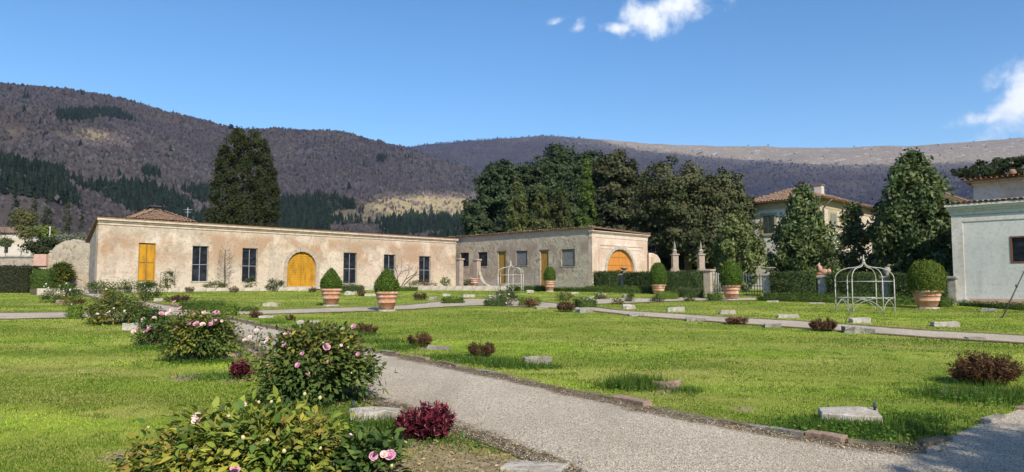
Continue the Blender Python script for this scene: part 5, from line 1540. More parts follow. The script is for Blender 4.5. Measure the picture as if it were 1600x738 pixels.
whorl_shrub('brown tuft just behind the large foreground rose bush', 452, 501, 16, 8, 400, BROWN, 77, .07, .025)
whorl_shrub('brown red tuft between the broad pot and the cracked pot', 565, 463, 18, 10, 500, RUST + BROWN, 78, .08, .025)
whorl_shrub('purple brown tuft left of the wide bronze rose bush', 122, 475, 18, 8, 400, BROWN, 79, .08, .03)

# bare wall trees and low plants along the cream house
def branch_tree(bm, p, d, L, r, depth, rg, spread=.55, up=.15, split=(2, 3), leaves=None):
    n = 3; pts = [Vector(p)]; q = Vector(p); dd = Vector(d)
    for i in range(n):
        dd = (dd + Vector((rg.normal(0, .12), rg.normal(0, .12), rg.normal(0, .08) + up * .3))).normalized()
        q = q + dd * L / n; pts.append(q.copy())
    tube_into(bm, pts, r, 5 if depth > 2 else 3, r * .62)
    if leaves is not None and depth <= 1: leaves.extend([tuple(x) for x in pts[1:]])
    if depth == 0: return
    for k in range(rg.integers(split[0], split[1] + 1)):
        nd = (dd + Vector((rg.normal(0, spread), rg.normal(0, spread), rg.normal(0, spread * .7) + up))).normalized()
        branch_tree(bm, pts[-1] if k < 2 else pts[-2], nd, L * rg.uniform(.6, .85), r * .6, depth - 1, rg, spread, up, split, leaves)
GREYBARK = simple('grey_twigs', (.19, .165, .14), (.12, .10, .085), 9, .9, .4, .01)
rg_ = np.random.default_rng(12)
q = Apt(7.6, .35, 1.8); bm = bmesh.new(); tube_into(bm, [(0, 0, 0), (.03, 0, 1.0), (-.05, 0, 2.0), (0, 0, 2.7)], .06, 6, .025)
for z in np.linspace(.5, 2.6, 13):
    for s_ in (-1, 1):
        branch_tree(bm, (0, 0, z), (s_, 0, .5), .35 * (1.1 - abs(z - 1.4) / 2.6), .018, 2, rg_, .4, .12)
qx = at(352, 440, 50.2); t = tag(link('wall_tree', bm_mesh(bm), BARK, None, (qx.x, 50.1, 1.8), .785), 'small bare tree trained against the cream wall between the first two windows', 'tree', 'bare trees along the cream house')
bm = bmesh.new()
for ang in (-.75, -.3, .5, .95): branch_tree(bm, (ang * .3, 0, 0), (ang, 0, 1), .75, .06, 4, rg_, .42, .1)
qx = at(624, 440, 57.5); tag(link('wall_tree', bm_mesh(bm), BARK, None, (qx.x, 57.5, 1.85), .5), 'low spreading bare tree behind the cracked pot with the cone', 'tree', 'bare trees along the cream house')
WP = 'plants along the foot of the houses'
wall_specs = [(262, 50, 'green climber sprouting left of the first tall window', 28, 26, 46.6), (335, 9, 'low green weeds under the first tall window', 40, 8, 49), (392, 12, 'green tuft under the second tall window', 18, 16, 51), (540, 14, 'low green plants under the third tall window', 40, 9, 58),
              (660, 12, 'low brown weeds under the last tall window', 60, 8, 61), (697, 12, 'green tuft at the end of the cream house', 22, 14, 62), (180, 9, 'low weeds at the foot of the wall left of the yellow door', 110, 7, 44.0), (728, 11, 'dark ground plants under the first dark square window', 24, 9, 63)]
for i, (px, hp, lab, wp, hpx, Y) in enumerate(wall_specs):
    q = at(px, 450, Y); k = Y / FPX; z = 1.80 if px < 640 else 1.9
    if px == 540: z = 1.7
    n = int(300 + wp * 10)
    me = bush_leaves(wp / 2 * k, .25, hpx * k, n, .12, .06, GREEN_ROSE + [(.10, .11, .03)] if i not in (4,) else BROWN + GREEN_ROSE, 90 + i, clumps=20)
    t = thing('wall_plant', lab, 'plant', (q.x, Y, z), .785, WP); link('foliage', me, LEAF, t); link('stems', twigs_me(.1, hpx * k * .8, wp / 2 * k * .8, 14, i), STEM, t)
# wire trellis by the first window
q = at(258, 446, 46.9); t = thing('wire_trellis', 'thin wire trellis against the cream wall beside the yellow door', 'trellis', (q.x, q.y, 1.8), .785)
link('wires', tube_me([[(x, 0, 0), (x, 0, 1.3 if x > .2 else 1.0)] for x in (-.3, 0, .3, .6)] + [[(-.3, 0, z), (.6, 0, z)] for z in (.4, .8)], .012, 4), IRON, t)
# ivy shrub on the rubble wall
q = at(97, 446, 45.4)
t = thing('ivy_shrub', 'yellow green leafy shrub in front of the rubble wall', 'shrub', (q.x, 45.4, 1.54))
link('foliage', bush_leaves(.72, .6, 1.95, 3800, .13, .08, [(.10, .115, .02), (.14, .14, .025), (.06, .08, .02), (.04, .06, .015)], 41, clumps=46), LEAF, t); link('stems', twigs_me(.1, 1.7, .6, 14, 3), STEM, t)
q = G(70, 458); 
# the leaning dark pole at the right edge
a = G(1563, 498); b = at(1600, 424, a.y + .1); b2 = b + (b - a) * .25
t = thing('leaning_pole', 'dark thin metal pole leaning out of the lawn at the photo edge', 'pole', a)
d = b2 - a
link('pole', tube_me([[(0, 0, -.1), tuple(d)]], .022, 6), IRON, t)
link('joint', lathe_me([(.035, -.05), (.045, 0), (.035, .05)], 8), IRON, t, d * .55); link('foot', tube_me([[(-.02, 0, 0), (.16, .02, .16)]], .014, 5), IRON, t)
a = G(1322, 507); t = tag(link('thin_stick', tube_me([[(-.08, 0, -.05), (.16, 0, .42)]], .012, 5), IRON, None, a), 'thin dark stick standing behind the long dark block', 'stick')
# irrigation heads (small blue-black nozzles) by three stones
for px, py, lab in ((1367, 640, 'small blue and black sprinkler head on the large corner stone'), (1478, 612, 'small blue sprinkler head left of the flat white slab'), (552, 638, 'small dark sprinkler head at the end of the white boulder')):
    p = G(px, py + 20 if px == 1367 else py); p = at(px, py, p.y) if px == 1367 else p
    t = thing('sprinkler_head', lab, 'sprinkler', p, 0, 'sprinkler heads')
    t.scale = (.6, .6, .6)
    link('body', lathe_me([(.03, -.1), (.03, .05), (.04, .055), (.04, .09), (.02, .1)], 10), IRON, t); link('cap', lathe_me([(.025, .101), (.03, .13), (.01, .15)], 10), simple('blue_plastic', (.03, .10, .18), (.02, .07, .14)), t)
# ------------------------------------------------------------------ trees
def trunk_me(H, r, lean=0.0, limbs=6, crown0=.35, spread=2.0, seed=0, multi=1):
    rg = np.random.default_rng(seed); bm = bmesh.new()
    for m_ in range(multi):
        off = Vector((rg.normal(0, .3), rg.normal(0, .3), 0)) * (multi > 1)
        pts = [off + Vector((lean * f * H + rg.normal(0, .02 * H) * (f > 0), rg.normal(0, .02 * H) * (f > 0), f * H - .3 * (f == 0))) for f in np.linspace(0, 1, 6)]
        tube_into(bm, pts, r, 8, r * .2)
        for i in range(limbs):
            f = rg.uniform(crown0, .85); b = pts[int(f * 5)].lerp(pts[min(int(f * 5) + 1, 5)], f * 5 % 1)
            a = rg.uniform(0, 2 * math.pi); e = b + Vector((math.cos(a), math.sin(a), .55)) * spread * (1.1 - f)
            tube_into(bm, [b, b.lerp(e, .5) + Vector((0, 0, .1 * spread)), e], r * .38, 5, r * .1)
    return bm_mesh(bm, smooth=True)
def crown_me(lobes, n, leaf, cols, seed, nclump=140, cl=.26, aspect=.6, jitter=.48, fill=.45, droop=0.0, var=.22, cvar=.22):
    """leaves in clumps over and inside a few lobes (cx,cy,cz,rx,ry,rz)"""
    rg = np.random.default_rng(seed); lob = np.array(lobes, float)
    vol = lob[:, 3] * lob[:, 4] + lob[:, 5] * (lob[:, 3] + lob[:, 4]) / 2; k = rg.choice(len(lob), nclump, p=vol / vol.sum())
    d = unit(rg.normal(size=(nclump, 3))); rad = np.where(rg.random(nclump) < fill, rg.uniform(.3, .75, nclump), rg.uniform(.78, 1.0, nclump))[:, None]
    Cc = lob[k, :3] + d * lob[k, 3:] * rad
    cr = cl * lob[k, 3:].mean(1) * rg.uniform(.6, 1.25, nclump)
    w = cr ** 2; q = rg.choice(nclump, n, p=w / w.sum())
    dd = unit(rg.normal(size=(n, 3))); rr = rg.uniform(.45, 1.05, n)[:, None]
    P = Cc[q] + dd * cr[q][:, None] * rr * np.array([1.1, 1.1, .8])
    P[:, 2] -= droop * cr[q] * rr[:, 0] ** 2
    N = unit(.7 * dd + .8 * d[q] + np.array([0, 0, .3]))
    V, F = leaf_quads(P, N, leaf, aspect, jitter, rg)
    base = np.array(cols)[rg.choice(len(cols), nclump)] * (1 + cvar * rg.normal(size=(nclump, 1))).clip(.5, 1.6)
    c = base[q] * .65 + pal(n, cols, var, rg) * .35
    return np_mesh('crown', V, F, np.repeat(c, 4, 0))
def cone_me(H, prof, n, leaf, cols, seed, nclump=260, cl=.16, z0=0.0, aspect=.5, up=.3, rough=.16, var=.22):
    """evergreen crown: sprays round a profile radius(t)"""
    rg = np.random.default_rng(seed)
    t = rg.random(nclump * 4); R = prof(t); keep = rg.random(nclump * 4) < R / R.max() * .9 + .1
    t = t[keep][:nclump]; m = len(t); R = prof(t); a = rg.uniform(0, 2 * math.pi, m)
    rr = R * (1 - rough + rough * 1.6 * (rg.random(m) - .3)) * np.where(rg.random(m) < .3, rg.uniform(.4, .8, m), 1)
    Cc = np.c_[rr * np.cos(a), rr * np.sin(a), z0 + t * H]; cr = (cl * prof(np.full(1, .3))[0] * rg.uniform(.6, 1.3, m)).clip(.12, 9)
    q = rg.integers(0, m, n); dd = unit(rg.normal(size=(n, 3)))
    out = np.c_[np.cos(a), np.sin(a), np.full(m, up)]
    P = Cc[q] + dd * (cr[q] * rg.uniform(.3, 1.1, n))[:, None] * np.array([1, 1, 1.15])
    V, F = leaf_quads(P, unit(dd + .7 * out[q]), leaf, aspect, .8, rg)
    base = np.array(cols)[rg.choice(len(cols), m)] * (1 + .2 * rg.normal(size=(m, 1))).clip(.5, 1.6)
    c = base[q] * .6 + pal(n, cols, var, rg) * .4
    return np_mesh('crown', V, F, np.repeat(c, 4, 0))
TG = 'trees behind the houses'
def tree(name, label, base, crown, trunk, mat=LEAF, group=TG):
    t = thing(name, label, 'tree', base, 0, group)
    link('crown', crown, mat, t); link('trunk', trunk, BARK, t); return t
def gp(px, Y): p = at(px, 446, Y); return Vector((p.x, Y, gz(min(Y, 75))))
def zpx(py, Y): return (446 - py) / FPX * Y + EYE
CY_ = [(.017, .024, .009), (.022, .031, .011), (.028, .035, .013), (.034, .037, .016)]
Y = 74; b = gp(378, Y); H = zpx(202, Y) - b.z; W = 54 * Y / FPX
tree('broad_cypress', 'broad dark cypress towering behind the cream house', b,
     cone_me(H, lambda t: W * np.interp(t, [0, .25, .45, .65, .8, .92, 1], [.98, 1.0, .97, .90, .79, .60, .24]), 60000, .28, CY_, 101, 1000, .13, aspect=.38, up=1.2, rough=.10), trunk_me(H * .9, .5, limbs=4, seed=1))
OAK = [(.026, .041, .020), (.035, .050, .024), (.043, .056, .027), (.020, .032, .016)]
OAK_B = [(.046, .050, .024), (.036, .044, .020), (.058, .056, .028), (.028, .037, .016)]
OAK_O = [(.055, .062, .028), (.042, .052, .024), (.070, .070, .034), (.033, .044, .020)]
def oak(label, boxes, Y, cols, seed, n=32000, leaf=.42, trunk_px=None, name='holm_oak', cl=.25, nclump=420):
    """boxes: lobes given as (px0, px1, py0, py1)"""
    tx = trunk_px if trunk_px else (boxes[0][0] + boxes[0][1]) / 2
    b = gp(tx, Y); lobes = []
    for (x0, x1, y0, y1) in boxes:
        cx = ((x0 + x1) / 2 - CX) / FPX * Y - b.x; rx = (x1 - x0) / 2 / FPX * Y; z1, z0 = zpx(y0, Y) - b.z, zpx(y1, Y) - b.z
        lobes.append((cx, random.uniform(-1, 1), (z0 + z1) / 2, rx, rx * .9, (z1 - z0) / 2))
    H = max(l[2] + l[5] * .6 for l in lobes)
    return tree(name, label, b, crown_me(lobes, n, leaf, cols, seed, nclump, cl), trunk_me(H, .42, limbs=9, spread=3, seed=seed))
oak('dark holm oak at the near end of the wood behind the grey house', [(745, 832, 252, 350), (722, 790, 305, 380), (770, 840, 290, 375), (800, 862, 248, 340)], 86, OAK, 111)
oak('tall holm oak rising in the middle of the wood', [(828, 912, 226, 330), (812, 880, 255, 350), (850, 925, 270, 365)], 98, OAK, 112)
oak('dark holm oak crown between the tall oak and the brown tinged one', [(893, 955, 232, 320), (880, 945, 275, 365), (855, 915, 258, 350), (940, 990, 262, 350)], 100, OAK, 113, 26000)
oak('brown tinged evergreen oak in the wood behind the grey house', [(922, 1004, 237, 335), (928, 1008, 290, 385), (915, 970, 280, 370), (975, 1035, 272, 370)], 84, OAK_B, 114)
oak('broad olive green holm oak beside the orange arch house', [(1000, 1100, 250, 350), (1070, 1180, 262, 365), (1010, 1140, 300, 400), (985, 1050, 300, 370), (1110, 1192, 310, 405), (1050, 1185, 350, 420)], 64, OAK_O, 115, 56000, .32, 1075, nclump=650)
oak('low dark shrubs at the foot of the wood by the grey house roof', [(728, 770, 335, 380), (760, 815, 345, 385)], 78, OAK, 116, 12000, name='wood_shrub')
oak('dark underwood beyond the obelisk pillars', [(1010, 1080, 365, 430), (1060, 1150, 360, 432), (1120, 1200, 370, 435)], 72, [(.016, .024, .010), (.022, .03, .012), (.03, .036, .014)], 117, 20000, .28, name='wood_shrub')
CYG = [(.060, .095, .020), (.078, .11, .024), (.048, .075, .017)]
def cypress(label, px, w, top, Y, cols, seed, n=13000):
    b = gp(px, Y); H = zpx(top, Y) - b.z; W = w / 2 * Y / FPX
    tree('slim_cypress', label, b, cone_me(H, lambda t: W * np.interp(t, [0, .3, .6, .8, .93, 1], [.95, 1.05, .92, .66, .34, .08]), n, .28, cols, seed, 200, .3, aspect=.35, up=1.6, rough=.12), trunk_me(H * .85, .18, limbs=2, seed=seed), group='slim cypresses in the wood')
cypress('slim cypress at the near end of the wood', 809, 34, 282, 72, [(.062, .078, .026), (.080, .092, .03), (.048, .06, .02)], 121)
cypress('shorter slim cypress second from the near end of the wood', 845, 32, 290, 72, [(.064, .078, .026), (.080, .092, .03), (.050, .06, .02)], 122)
cypress('rough dark conifer between the slim cypresses', 876, 38, 284, 74, [(.044, .054, .02), (.056, .064, .024), (.034, .044, .016)], 123)
cypress('bright green tall slim cypress in the middle of the wood', 918, 27, 243, 74, CYG, 124)
MAG = [(.028, .045, .014), (.036, .056, .016), (.050, .068, .020), (.020, .034, .011), (.065, .075, .025)]
def magnolia(label, px, Y, prof, top, bot, w, seed, n, cols=MAG, leaf=.30, nclump=300, cl=.24):
    b = gp(px, Y); z0 = zpx(bot, Y) - b.z; H = zpx(top, Y) - b.z - z0; W = w / 2 * Y / FPX
    t = thing('magnolia', label, 'tree', b, 0, 'glossy magnolias before the villa')
    link('crown', cone_me(H, lambda t: W * np.interp(t, prof[0], prof[1]), n, leaf, cols, seed, nclump, cl, z0, aspect=.45, up=.5, rough=.42), GLOSSY_LEAF, t)
    link('trunk', trunk_me(z0 + H * .85, .16, limbs=12, crown0=.2, spread=W * .8, seed=seed), BARK, t)
magnolia('loose light green magnolia beside the broad oak and the gate', 1152, 46, ([0, .3, .6, .85, 1], [.75, 1.0, .9, .6, .12]), 338, 452, 78, 131, 12000, [(.05, .065, .02), (.065, .08, .025), (.04, .055, .016), (.085, .09, .03)], .26, 150, .28)
magnolia('dark conical magnolia in front of the villa corner', 1256, 46, ([0, .15, .4, .65, .85, 1], [.9, 1.0, .88, .6, .35, .06]), 296, 440, 108, 132, 16000, MAG)
magnolia('thin half bare magnolia before the sunlit villa side', 1336, 47, ([0, .2, .45, .7, 1], [.95, 1.0, .75, .55, .2]), 322, 440, 70, 133, 6000, [(.05, .06, .02), (.07, .08, .025), (.04, .05, .016)], .26, 110, .3)
magnolia('tallest dense magnolia beside the blue-grey house', 1432, 44, ([0, .1, .35, .6, .8, .92, 1], [.92, 1.0, 1.0, .82, .58, .34, .07]), 242, 448, 130, 134, 36000, MAG, .32, 520, .2)
# cedar of flat layers behind the blue-grey house
Y = 66; b = gp(1545, Y); t = thing('flat_topped_cedar', 'dark flat topped cedar spreading behind the blue-grey house', 'tree', b, 0, TG)
lay = []
for (x0, x1, y0, y1) in ((1480, 1560, 266, 279), (1510, 1600, 254, 270), (1545, 1640, 246, 262), (1560, 1680, 268, 285), (1530, 1572, 247, 256), (1495, 1530, 262, 270)):
    lay.append((((x0 + x1) / 2 - CX) / FPX * Y - b.x, random.uniform(-1.5, 1.5), zpx((y0 + y1) / 2, Y) - b.z, (x1 - x0) / 2 / FPX * Y, (x1 - x0) / 2 / FPX * Y, (y1 - y0) / 2 / FPX * Y))
link('crown', crown_me(lay, 18000, .26, [(.018, .028, .013), (.026, .036, .016), (.034, .042, .018)], 141, 170, .16, .4), LEAF, t)
link('trunk', trunk_me(zpx(258, Y) - b.z, .5, limbs=10, crown0=.6, spread=5, seed=9), BARK, t)

# ------------------------------------------------------------------ far side of the left wall: farmhouse, shrubs, bare trees
def H_at(px, py):
    """first hill point seen at a pixel"""
    d = pix_dir(px, py); az = math.atan2(d.x, d.y); c = math.hypot(d.x, d.y)
    r = np.r_[np.arange(R0 + 10, 700, 3.0), np.arange(700, 4800, 10.0)]
    zr = EYE + r * d.z / c; hz = hill_z(np.full(len(r), az), r); i = np.argmax(hz >= zr)
    return Vector((r[i] * math.sin(az), r[i] * math.cos(az), hz[i])) if hz[i] >= zr[i] else None
def ground_far(px, Y):
    x = (px - CX) / FPX * Y; r = math.hypot(x, Y); z = hill_z(np.array([math.atan2(x, Y)]), np.array([r]))[0] if r > R0 else gz(min(Y, 75))
    return Vector((x, Y, z))
p = ground_far(24, 150); k = 150 / FPX
fh = thing('far_farmhouse', 'small white farmhouse with a red tile roof beyond the garden wall', 'building', (p.x, 150, p.z), .15)
w0, w1 = (0 - 24 - 30) * k, (54 - 24) * k; zt_ = zpx(364, 150) - p.z; zr_ = zpx(356, 150) - p.z
link('wall', box_me(w0, w1 - 1.2, 0, 7, -.3, zt_), PLASTER_V, fh)
link('annexe', box_me(w1 - 1.19, w1 + .3, 1, 5, -.3, zt_ * .8), PLASTER_W, fh)
bm = bmesh.new(); prism(bm, [(-.6, zt_), (7.6, zt_), (3.5, zr_ + .4)], w0 - .4, w1 - 3.6); link('roof', bm_mesh(bm), TILE, fh)
for x_ in (-5.5, -2.2): link('window', box_me(x_, x_ + .7, -.04, .05, zt_ * .35, zt_ * .7), PANE, fh)
def far_bush(label, px, Y, wpx, hpx, cols, seed, n=5000, leaf=.3, name='far_shrub', base=None, trunk=.1):
    p = ground_far(px, Y); k = Y / FPX; W = wpx / 2 * k; top = zpx(hpx, Y) - p.z
    z0 = (zpx(base, Y) - p.z) if base else 0
    t = thing(name, label, 'tree' if name.endswith('tree') or 'conifer' in name else 'shrub', p, 0, 'plants beyond the garden wall')
    link('crown', crown_me([(0, 0, (top + z0) / 2, W, W, (top - z0) / 2), (W * .3, 0, (top + z0) / 2 - .2, W * .7, W * .7, (top - z0) * .4)], n, leaf, cols, seed, 70, .4), LEAF, t)
    link('trunk', trunk_me(max(top * .8, .5), trunk, limbs=5, spread=W * .7, seed=seed), BARK, t)
far_bush('dark rounded shrub above the low garden wall', 70, 60, 56, 374, [(.018, .024, .012), (.028, .034, .015)], 151, 5000, .2, base=402)
far_bush('yellow green small tree in front of the farmhouse', 36, 120, 30, 322, [(.075, .075, .03), (.10, .10, .04), (.055, .06, .02)], 152, 5000, .32, 'far_tree', 376)
far_bush('light green bush right of the farmhouse', 68, 120, 32, 352, [(.10, .13, .03), (.08, .10, .025)], 153, 3500, .3, 'far_shrub', 375)
far_bush('small bush before the farmhouse wall', 8, 125, 18, 372, [(.06, .075, .03)], 154, 1500, .3, 'far_shrub', 386)
far_bush('grey olive shrub behind the rounded wall top', 112, 70, 60, 366, [(.085, .095, .065), (.11, .12, .085), (.06, .07, .045)], 155, 4500, .2, 'far_shrub', 395)
def far_conifer(label, px, Y, w, top, seed, cols=[(.026, .036, .018), (.036, .046, .022), (.045, .052, .024)]):
    p = ground_far(px, Y); H = zpx(top, Y) - p.z; W = w / 2 * Y / FPX
    t = thing('far_conifer', label, 'tree', p, 0, 'conifers beyond the garden wall')
    link('crown', cone_me(H, lambda t: W * np.interp(t, [0, .15, .5, 1], [.8, 1, .65, .04]), 3600, .5, cols, seed, 90, .3, .8, .4, .2), LEAF, t); link('trunk', trunk_me(H * .9, .15, limbs=2, seed=seed), BARK, t)
for i, (px, Y, w, top, lab) in enumerate(((102, 170, 24, 312, 'dark pointed conifer right of the farmhouse'), (70, 215, 26, 303, 'dark conifer behind the farmhouse'), (50, 225, 24, 306, 'dark conifer just behind the farmhouse roof'), (20, 230, 26, 300, 'dark conifer at the photo edge behind the farmhouse'), (125, 230, 16, 318, 'slim dark conifer above the rubble wall'))):
    far_conifer(lab, px, Y, w, top, 160 + i)
for i, (px, Y, H, lab) in enumerate(((14, 170, 10, 'bare grey tree at the photo edge above the farmhouse'), (88, 190, 10, 'bare grey tree between the two dark conifers'), (118, 140, 9, 'bare pale tree above the rubble wall'), (138, 120, 7.5, 'bare bushy tree beside the cream house gable'), (150, 160, 10, 'bare tree partly hidden by the cream house gable'), (-8, 150, 9, 'bare tree half outside the photo edge'), (58, 165, 8, 'thin bare tree right of the yellow green tree'))):
    rg_ = np.random.default_rng(170 + i); bm = bmesh.new()
    for s_ in range(2): branch_tree(bm, (s_ * .5, 0, -.3), (rg_.normal(0, .15), rg_.normal(0, .15), 1), H * .30, .16, 5, rg_, .42, .22, (2, 3))
    tag(link('bare_tree', bm_mesh(bm), GREYBARK, None, ground_far(px, Y)), lab, 'tree', 'bare trees beyond the garden wall')
q = ground_far(76, 100); t = tag(link('pale_post', tube_me([[(0, 0, 0), (0, 0, zpx(354, 100) - q.z)]], .08, 6), STONE, None, q), 'pale slim post standing beyond the garden wall', 'post')

# ------------------------------------------------------------------ woods on the hills (far masses of trees)
def hill_points(n, rmin, rmax, az0, az1, rg):
    u = rg.random(n); r = np.sqrt(rmin ** 2 + (rmax ** 2 - rmin ** 2) * u); a = rg.uniform(az0, az1, n)
    z = hill_z(a, r); x = r * np.sin(a); y = r * np.cos(a); px, py = project(x, y, z)
    return x, y, z, r, px, py
def blobs(x, y, z, s, cols, rg, quads=2, var=.10):
    """leafless trees: upright ragged diamonds, several to a tree"""
    n = len(x) * quads; S_ = np.repeat(s, quads) * rg.uniform(.6, 1.15, n)
    P = np.repeat(np.c_[x, y, z], quads, 0) + rg.normal(0, .35, (n, 3)) * S_[:, None] * np.array([1, 1, .12]); P[:, 2] += S_ * .42
    a = rg.uniform(0, math.pi, n); t = np.c_[np.cos(a), np.sin(a), rg.normal(0, .25, n)] * (S_ * .42)[:, None]; u = np.c_[rg.normal(0, .2, (n, 2)), np.ones(n)] * (S_ * .55)[:, None]
    V = np.stack([P - u, P + t + u * .15, P + u, P - t + u * .1], 1).reshape(-1, 3)
    return V, np.arange(4 * n).reshape(-1, 4), np.repeat(np.repeat(cols, quads, 0) * (1 + var * rg.normal(size=(n, 1))).clip(.5, 1.6), 4, 0)
rg_ = np.random.default_rng(31)
x, y, z, r, px, py = hill_points(72000, 240, 1560, -.72, .30, rg_)
mead = meadow_mask(px, py, r)
ok = (rg_.random(len(x)) > mead * .93) & (rg_.random(len(x)) < .35 + .65 * np.clip((r - 200) / 600, 0, 1))
x, y, z, r = x[ok], y[ok], z[ok], r[ok]
nn = fbm(x / 130, y / 130, 4)
c1 = np.array((.108, .090, .088)); c2 = np.array((.138, .116, .104)); c3 = np.array((.075, .072, .056))
cols = c1 + (c2 - c1) * np.clip((nn - .35) * 3, 0, 1)[:, None]; cols = np.where((rg_.random(len(x)) < .10)[:, None], c3, cols)
V, F, c = blobs(x, y, z, rg_.uniform(3.0, 6.5, len(x)) * np.interp(r, [260, 500, 800, 1500], [.25, .55, .9, 1.0]), cols, rg_, 2, .05)
tag(link('bare_woods', np_mesh('bare_woods', V, F, c), LEAF), 'leafless grey brown woods covering the nearer mountain', kind='stuff')
x, y, z, r, px, py = hill_points(35000, 1250, 3250, -.30, .72, rg_)
ok = rg_.random(len(x)) > bare_mask(px, py, r) * .99
x, y, z = x[ok], y[ok], z[ok]
V, F, c = blobs(x, y, z, rg_.uniform(4, 8, len(x)), np.tile(np.array((.075, .074, .094)), (len(x), 1)) * (.8 + .5 * fbm(x / 200, y / 200, 3))[:, None], rg_, 2)  # the blue of haze and shade is mixed into these tree colours
tag(link('far_woods', np_mesh('far_woods', V, F, c), LEAF), 'bare woods on the far mountain, with haze and shade blue in their colour', kind='stuff')
# dark conifer plantations
x, y, z, r, px, py = hill_points(160000, 230, 1520, -.72, .06, rg_)
def band(px, py, pts, h0, h1):
    p = np.array(pts, float); yc = np.interp(px, p[:, 0], p[:, 1], left=-999, right=-999); return (py > yc - h0) & (py < yc + h1)
n1 = fbm(x / 70, y / 70, 3)
m = band(px, py, [(0, 270), (60, 278), (120, 290), (180, 296), (240, 305), (330, 316)], 12, 34) & (n1 > .34)
m |= band(px, py, [(150, 285), (230, 268), (262, 262), (290, 272), (330, 300)], 8, 14) & (n1 > .46)
m |= band(px, py, [(90, 186), (130, 183), (165, 180), (200, 184), (262, 192)], 6, 7) & (n1 > .44)
m |= band(px, py, [(590, 250), (612, 252), (640, 254), (680, 257)], 5, 5) & (n1 > .44)
m |= band(px, py, [(430, 345), (480, 338), (560, 345), (600, 352), (680, 352), (745, 356)], 16, 30) & (n1 > .36)
m |= band(px, py, [(430, 330), (480, 322), (520, 322), (560, 336)], 10, 20) & (n1 > .40)
m |= band(px, py, [(640, 345), (680, 344), (745, 350)], 6, 8) & (n1 > .42)
m |= rg_.random(len(x)) < .0012
mm = meadow_mask(px, py, r) > .5
m &= ~(mm & (rg_.random(len(x)) < .97))
i = np.flatnonzero(m); rg_.shuffle(i); i = i[:7600]
x, y, z = x[i], y[i], z[i]; n = len(x); hgt = rg_.uniform(5, 12, n) * rg_.choice([.7, 1, 1.2], n) * np.interp(r[i], [300, 800], [.6, 1]); w = hgt * rg_.uniform(.15, .30, n); k = 6
V = []; F = []; tiers = ((0.08, 1.0, .55), (.38, .75, .85), (.62, .5, 1.0))
ang = np.linspace(0, 2 * math.pi, k, endpoint=False)[None]
for (zb, wr, zt_) in tiers:
    ringr = w[:, None] * wr * rg_.uniform(.65, 1.2, (n, k)); an = ang + rg_.uniform(0, 6, (n, 1))
    ring = np.stack([x[:, None] + ringr * np.cos(an), y[:, None] + ringr * np.sin(an), (z + hgt * zb)[:, None] + rg_.normal(0, .03, (n, k)) * hgt[:, None]], -1)
    apex = np.stack([x, y, z + hgt * zt_], -1)[:, None]
    V.append(np.concatenate([ring, apex], 1))
V = np.concatenate(V).reshape(-1, 3); b = np.arange(len(V) // (k + 1))[:, None] * (k + 1)
F = np.concatenate([b + np.array([[j, (j + 1) % k, k]]) for j in range(k)])
cc = np.repeat(np.tile(np.array((.018, .028, .016)), (n, 1)) * rg_.uniform(.7, 1.5, (n, 1)), 1, 0); cc = np.repeat(np.tile(cc, (3, 1)), k + 1, 0)
tag(link('conifer_woods', np_mesh('conifer_woods', V, F, cc), LEAF), 'dark conifer plantations on the mountain slope', kind='stuff')
p = H_at(361, 200)
if p is None: p = H_at(361, 205)
t = thing('lone_tree', 'tiny lone tree on the skyline above the broad cypress', 'tree', p)
link('crown', crown_me([(0, 0, 9, 4, 4, 5)], 900, 1.6, OAK, 181, 30, .4), LEAF, t); link('trunk', trunk_me(8, .5, limbs=3, seed=3), BARK, t)
# ------------------------------------------------------------------ grass, weeds and loose gravel
rg_ = np.random.default_rng(41)
def scatter(n, ymin, ymax, power):
    """points in the view wedge, denser towards the camera"""
    y = (ymin ** power + (ymax ** power - ymin ** power) * rg_.random(n)) ** (1 / power)
    x = y * rg_.uniform(-.80, .80, n); return x, y
def blades(x, y, h, w, cols, lean=.45, z=None):
    n = len(x); a = rg_.uniform(0, 2 * math.pi, n); z = gz_np(y) if z is None else z
    ax, ay = np.cos(a) * w / 2, np.sin(a) * w / 2
    l = rg_.normal(0, lean, (n, 2)) * h[:, None]
    V = np.stack([np.c_[x - ax, y - ay, z - .008], np.c_[x + ax, y + ay, z - .008], np.c_[x + l[:, 0], y + l[:, 1], z + h]], 1).reshape(-1, 3)
    return V, np.arange(3 * n).reshape(-1, 3), np.repeat(cols, 3, 0)
x, y = scatter(520000, 6.0, 50, -.15)
keep = (path_dist(x, y) > .02)
d = dirt_at(x, y); nz = fbm(x * .55, y * .55, 4); n2 = fbm(x * 3 + 4, y * 3, 3); st = fbm(x * .22 + 3, y * 1.1, 4)
keep &= rg_.random(len(x)) > np.clip((d + (nz - .47) * 1.2 + (n2 - .45) * .8 - .35) * 2.2, 0, .93)
x, y, nz, st, n2, d = x[keep], y[keep], nz[keep], st[keep], n2[keep], d[keep]
g1 = np.array((.150, .240, .020)); g2 = np.array((.265, .345, .038)); dry = np.array((.48, .42, .16)); dk = np.array((.080, .145, .014))
cols = g1 + (g2 - g1) * np.clip((nz - .32) * 3.2, 0, 1)[:, None]
stripe = fbm(x * .10 + 8, y * .85 + x * .12, 4); patch = fbm(x * .42 + 31, y * .95 + 7, 5)
mow = np.sin(6.283 * (y * .23 + x * .035 + 1.3 * fbm(x * .07, y * .12 + 3, 3)))
cols = cols * np.clip(1 + (stripe - .47) * 3.6 + .28 * mow, .45, 1.75)[:, None]
cols = cols + (dry - cols) * (np.clip((st - .45) * 4.0, 0, .7) * rg_.uniform(.3, 1, len(x)))[:, None]
cols = cols + (dry * 1.05 - cols) * (np.clip((patch - .50) * 7, 0, .9) * rg_.uniform(.4, 1, len(x)))[:, None]
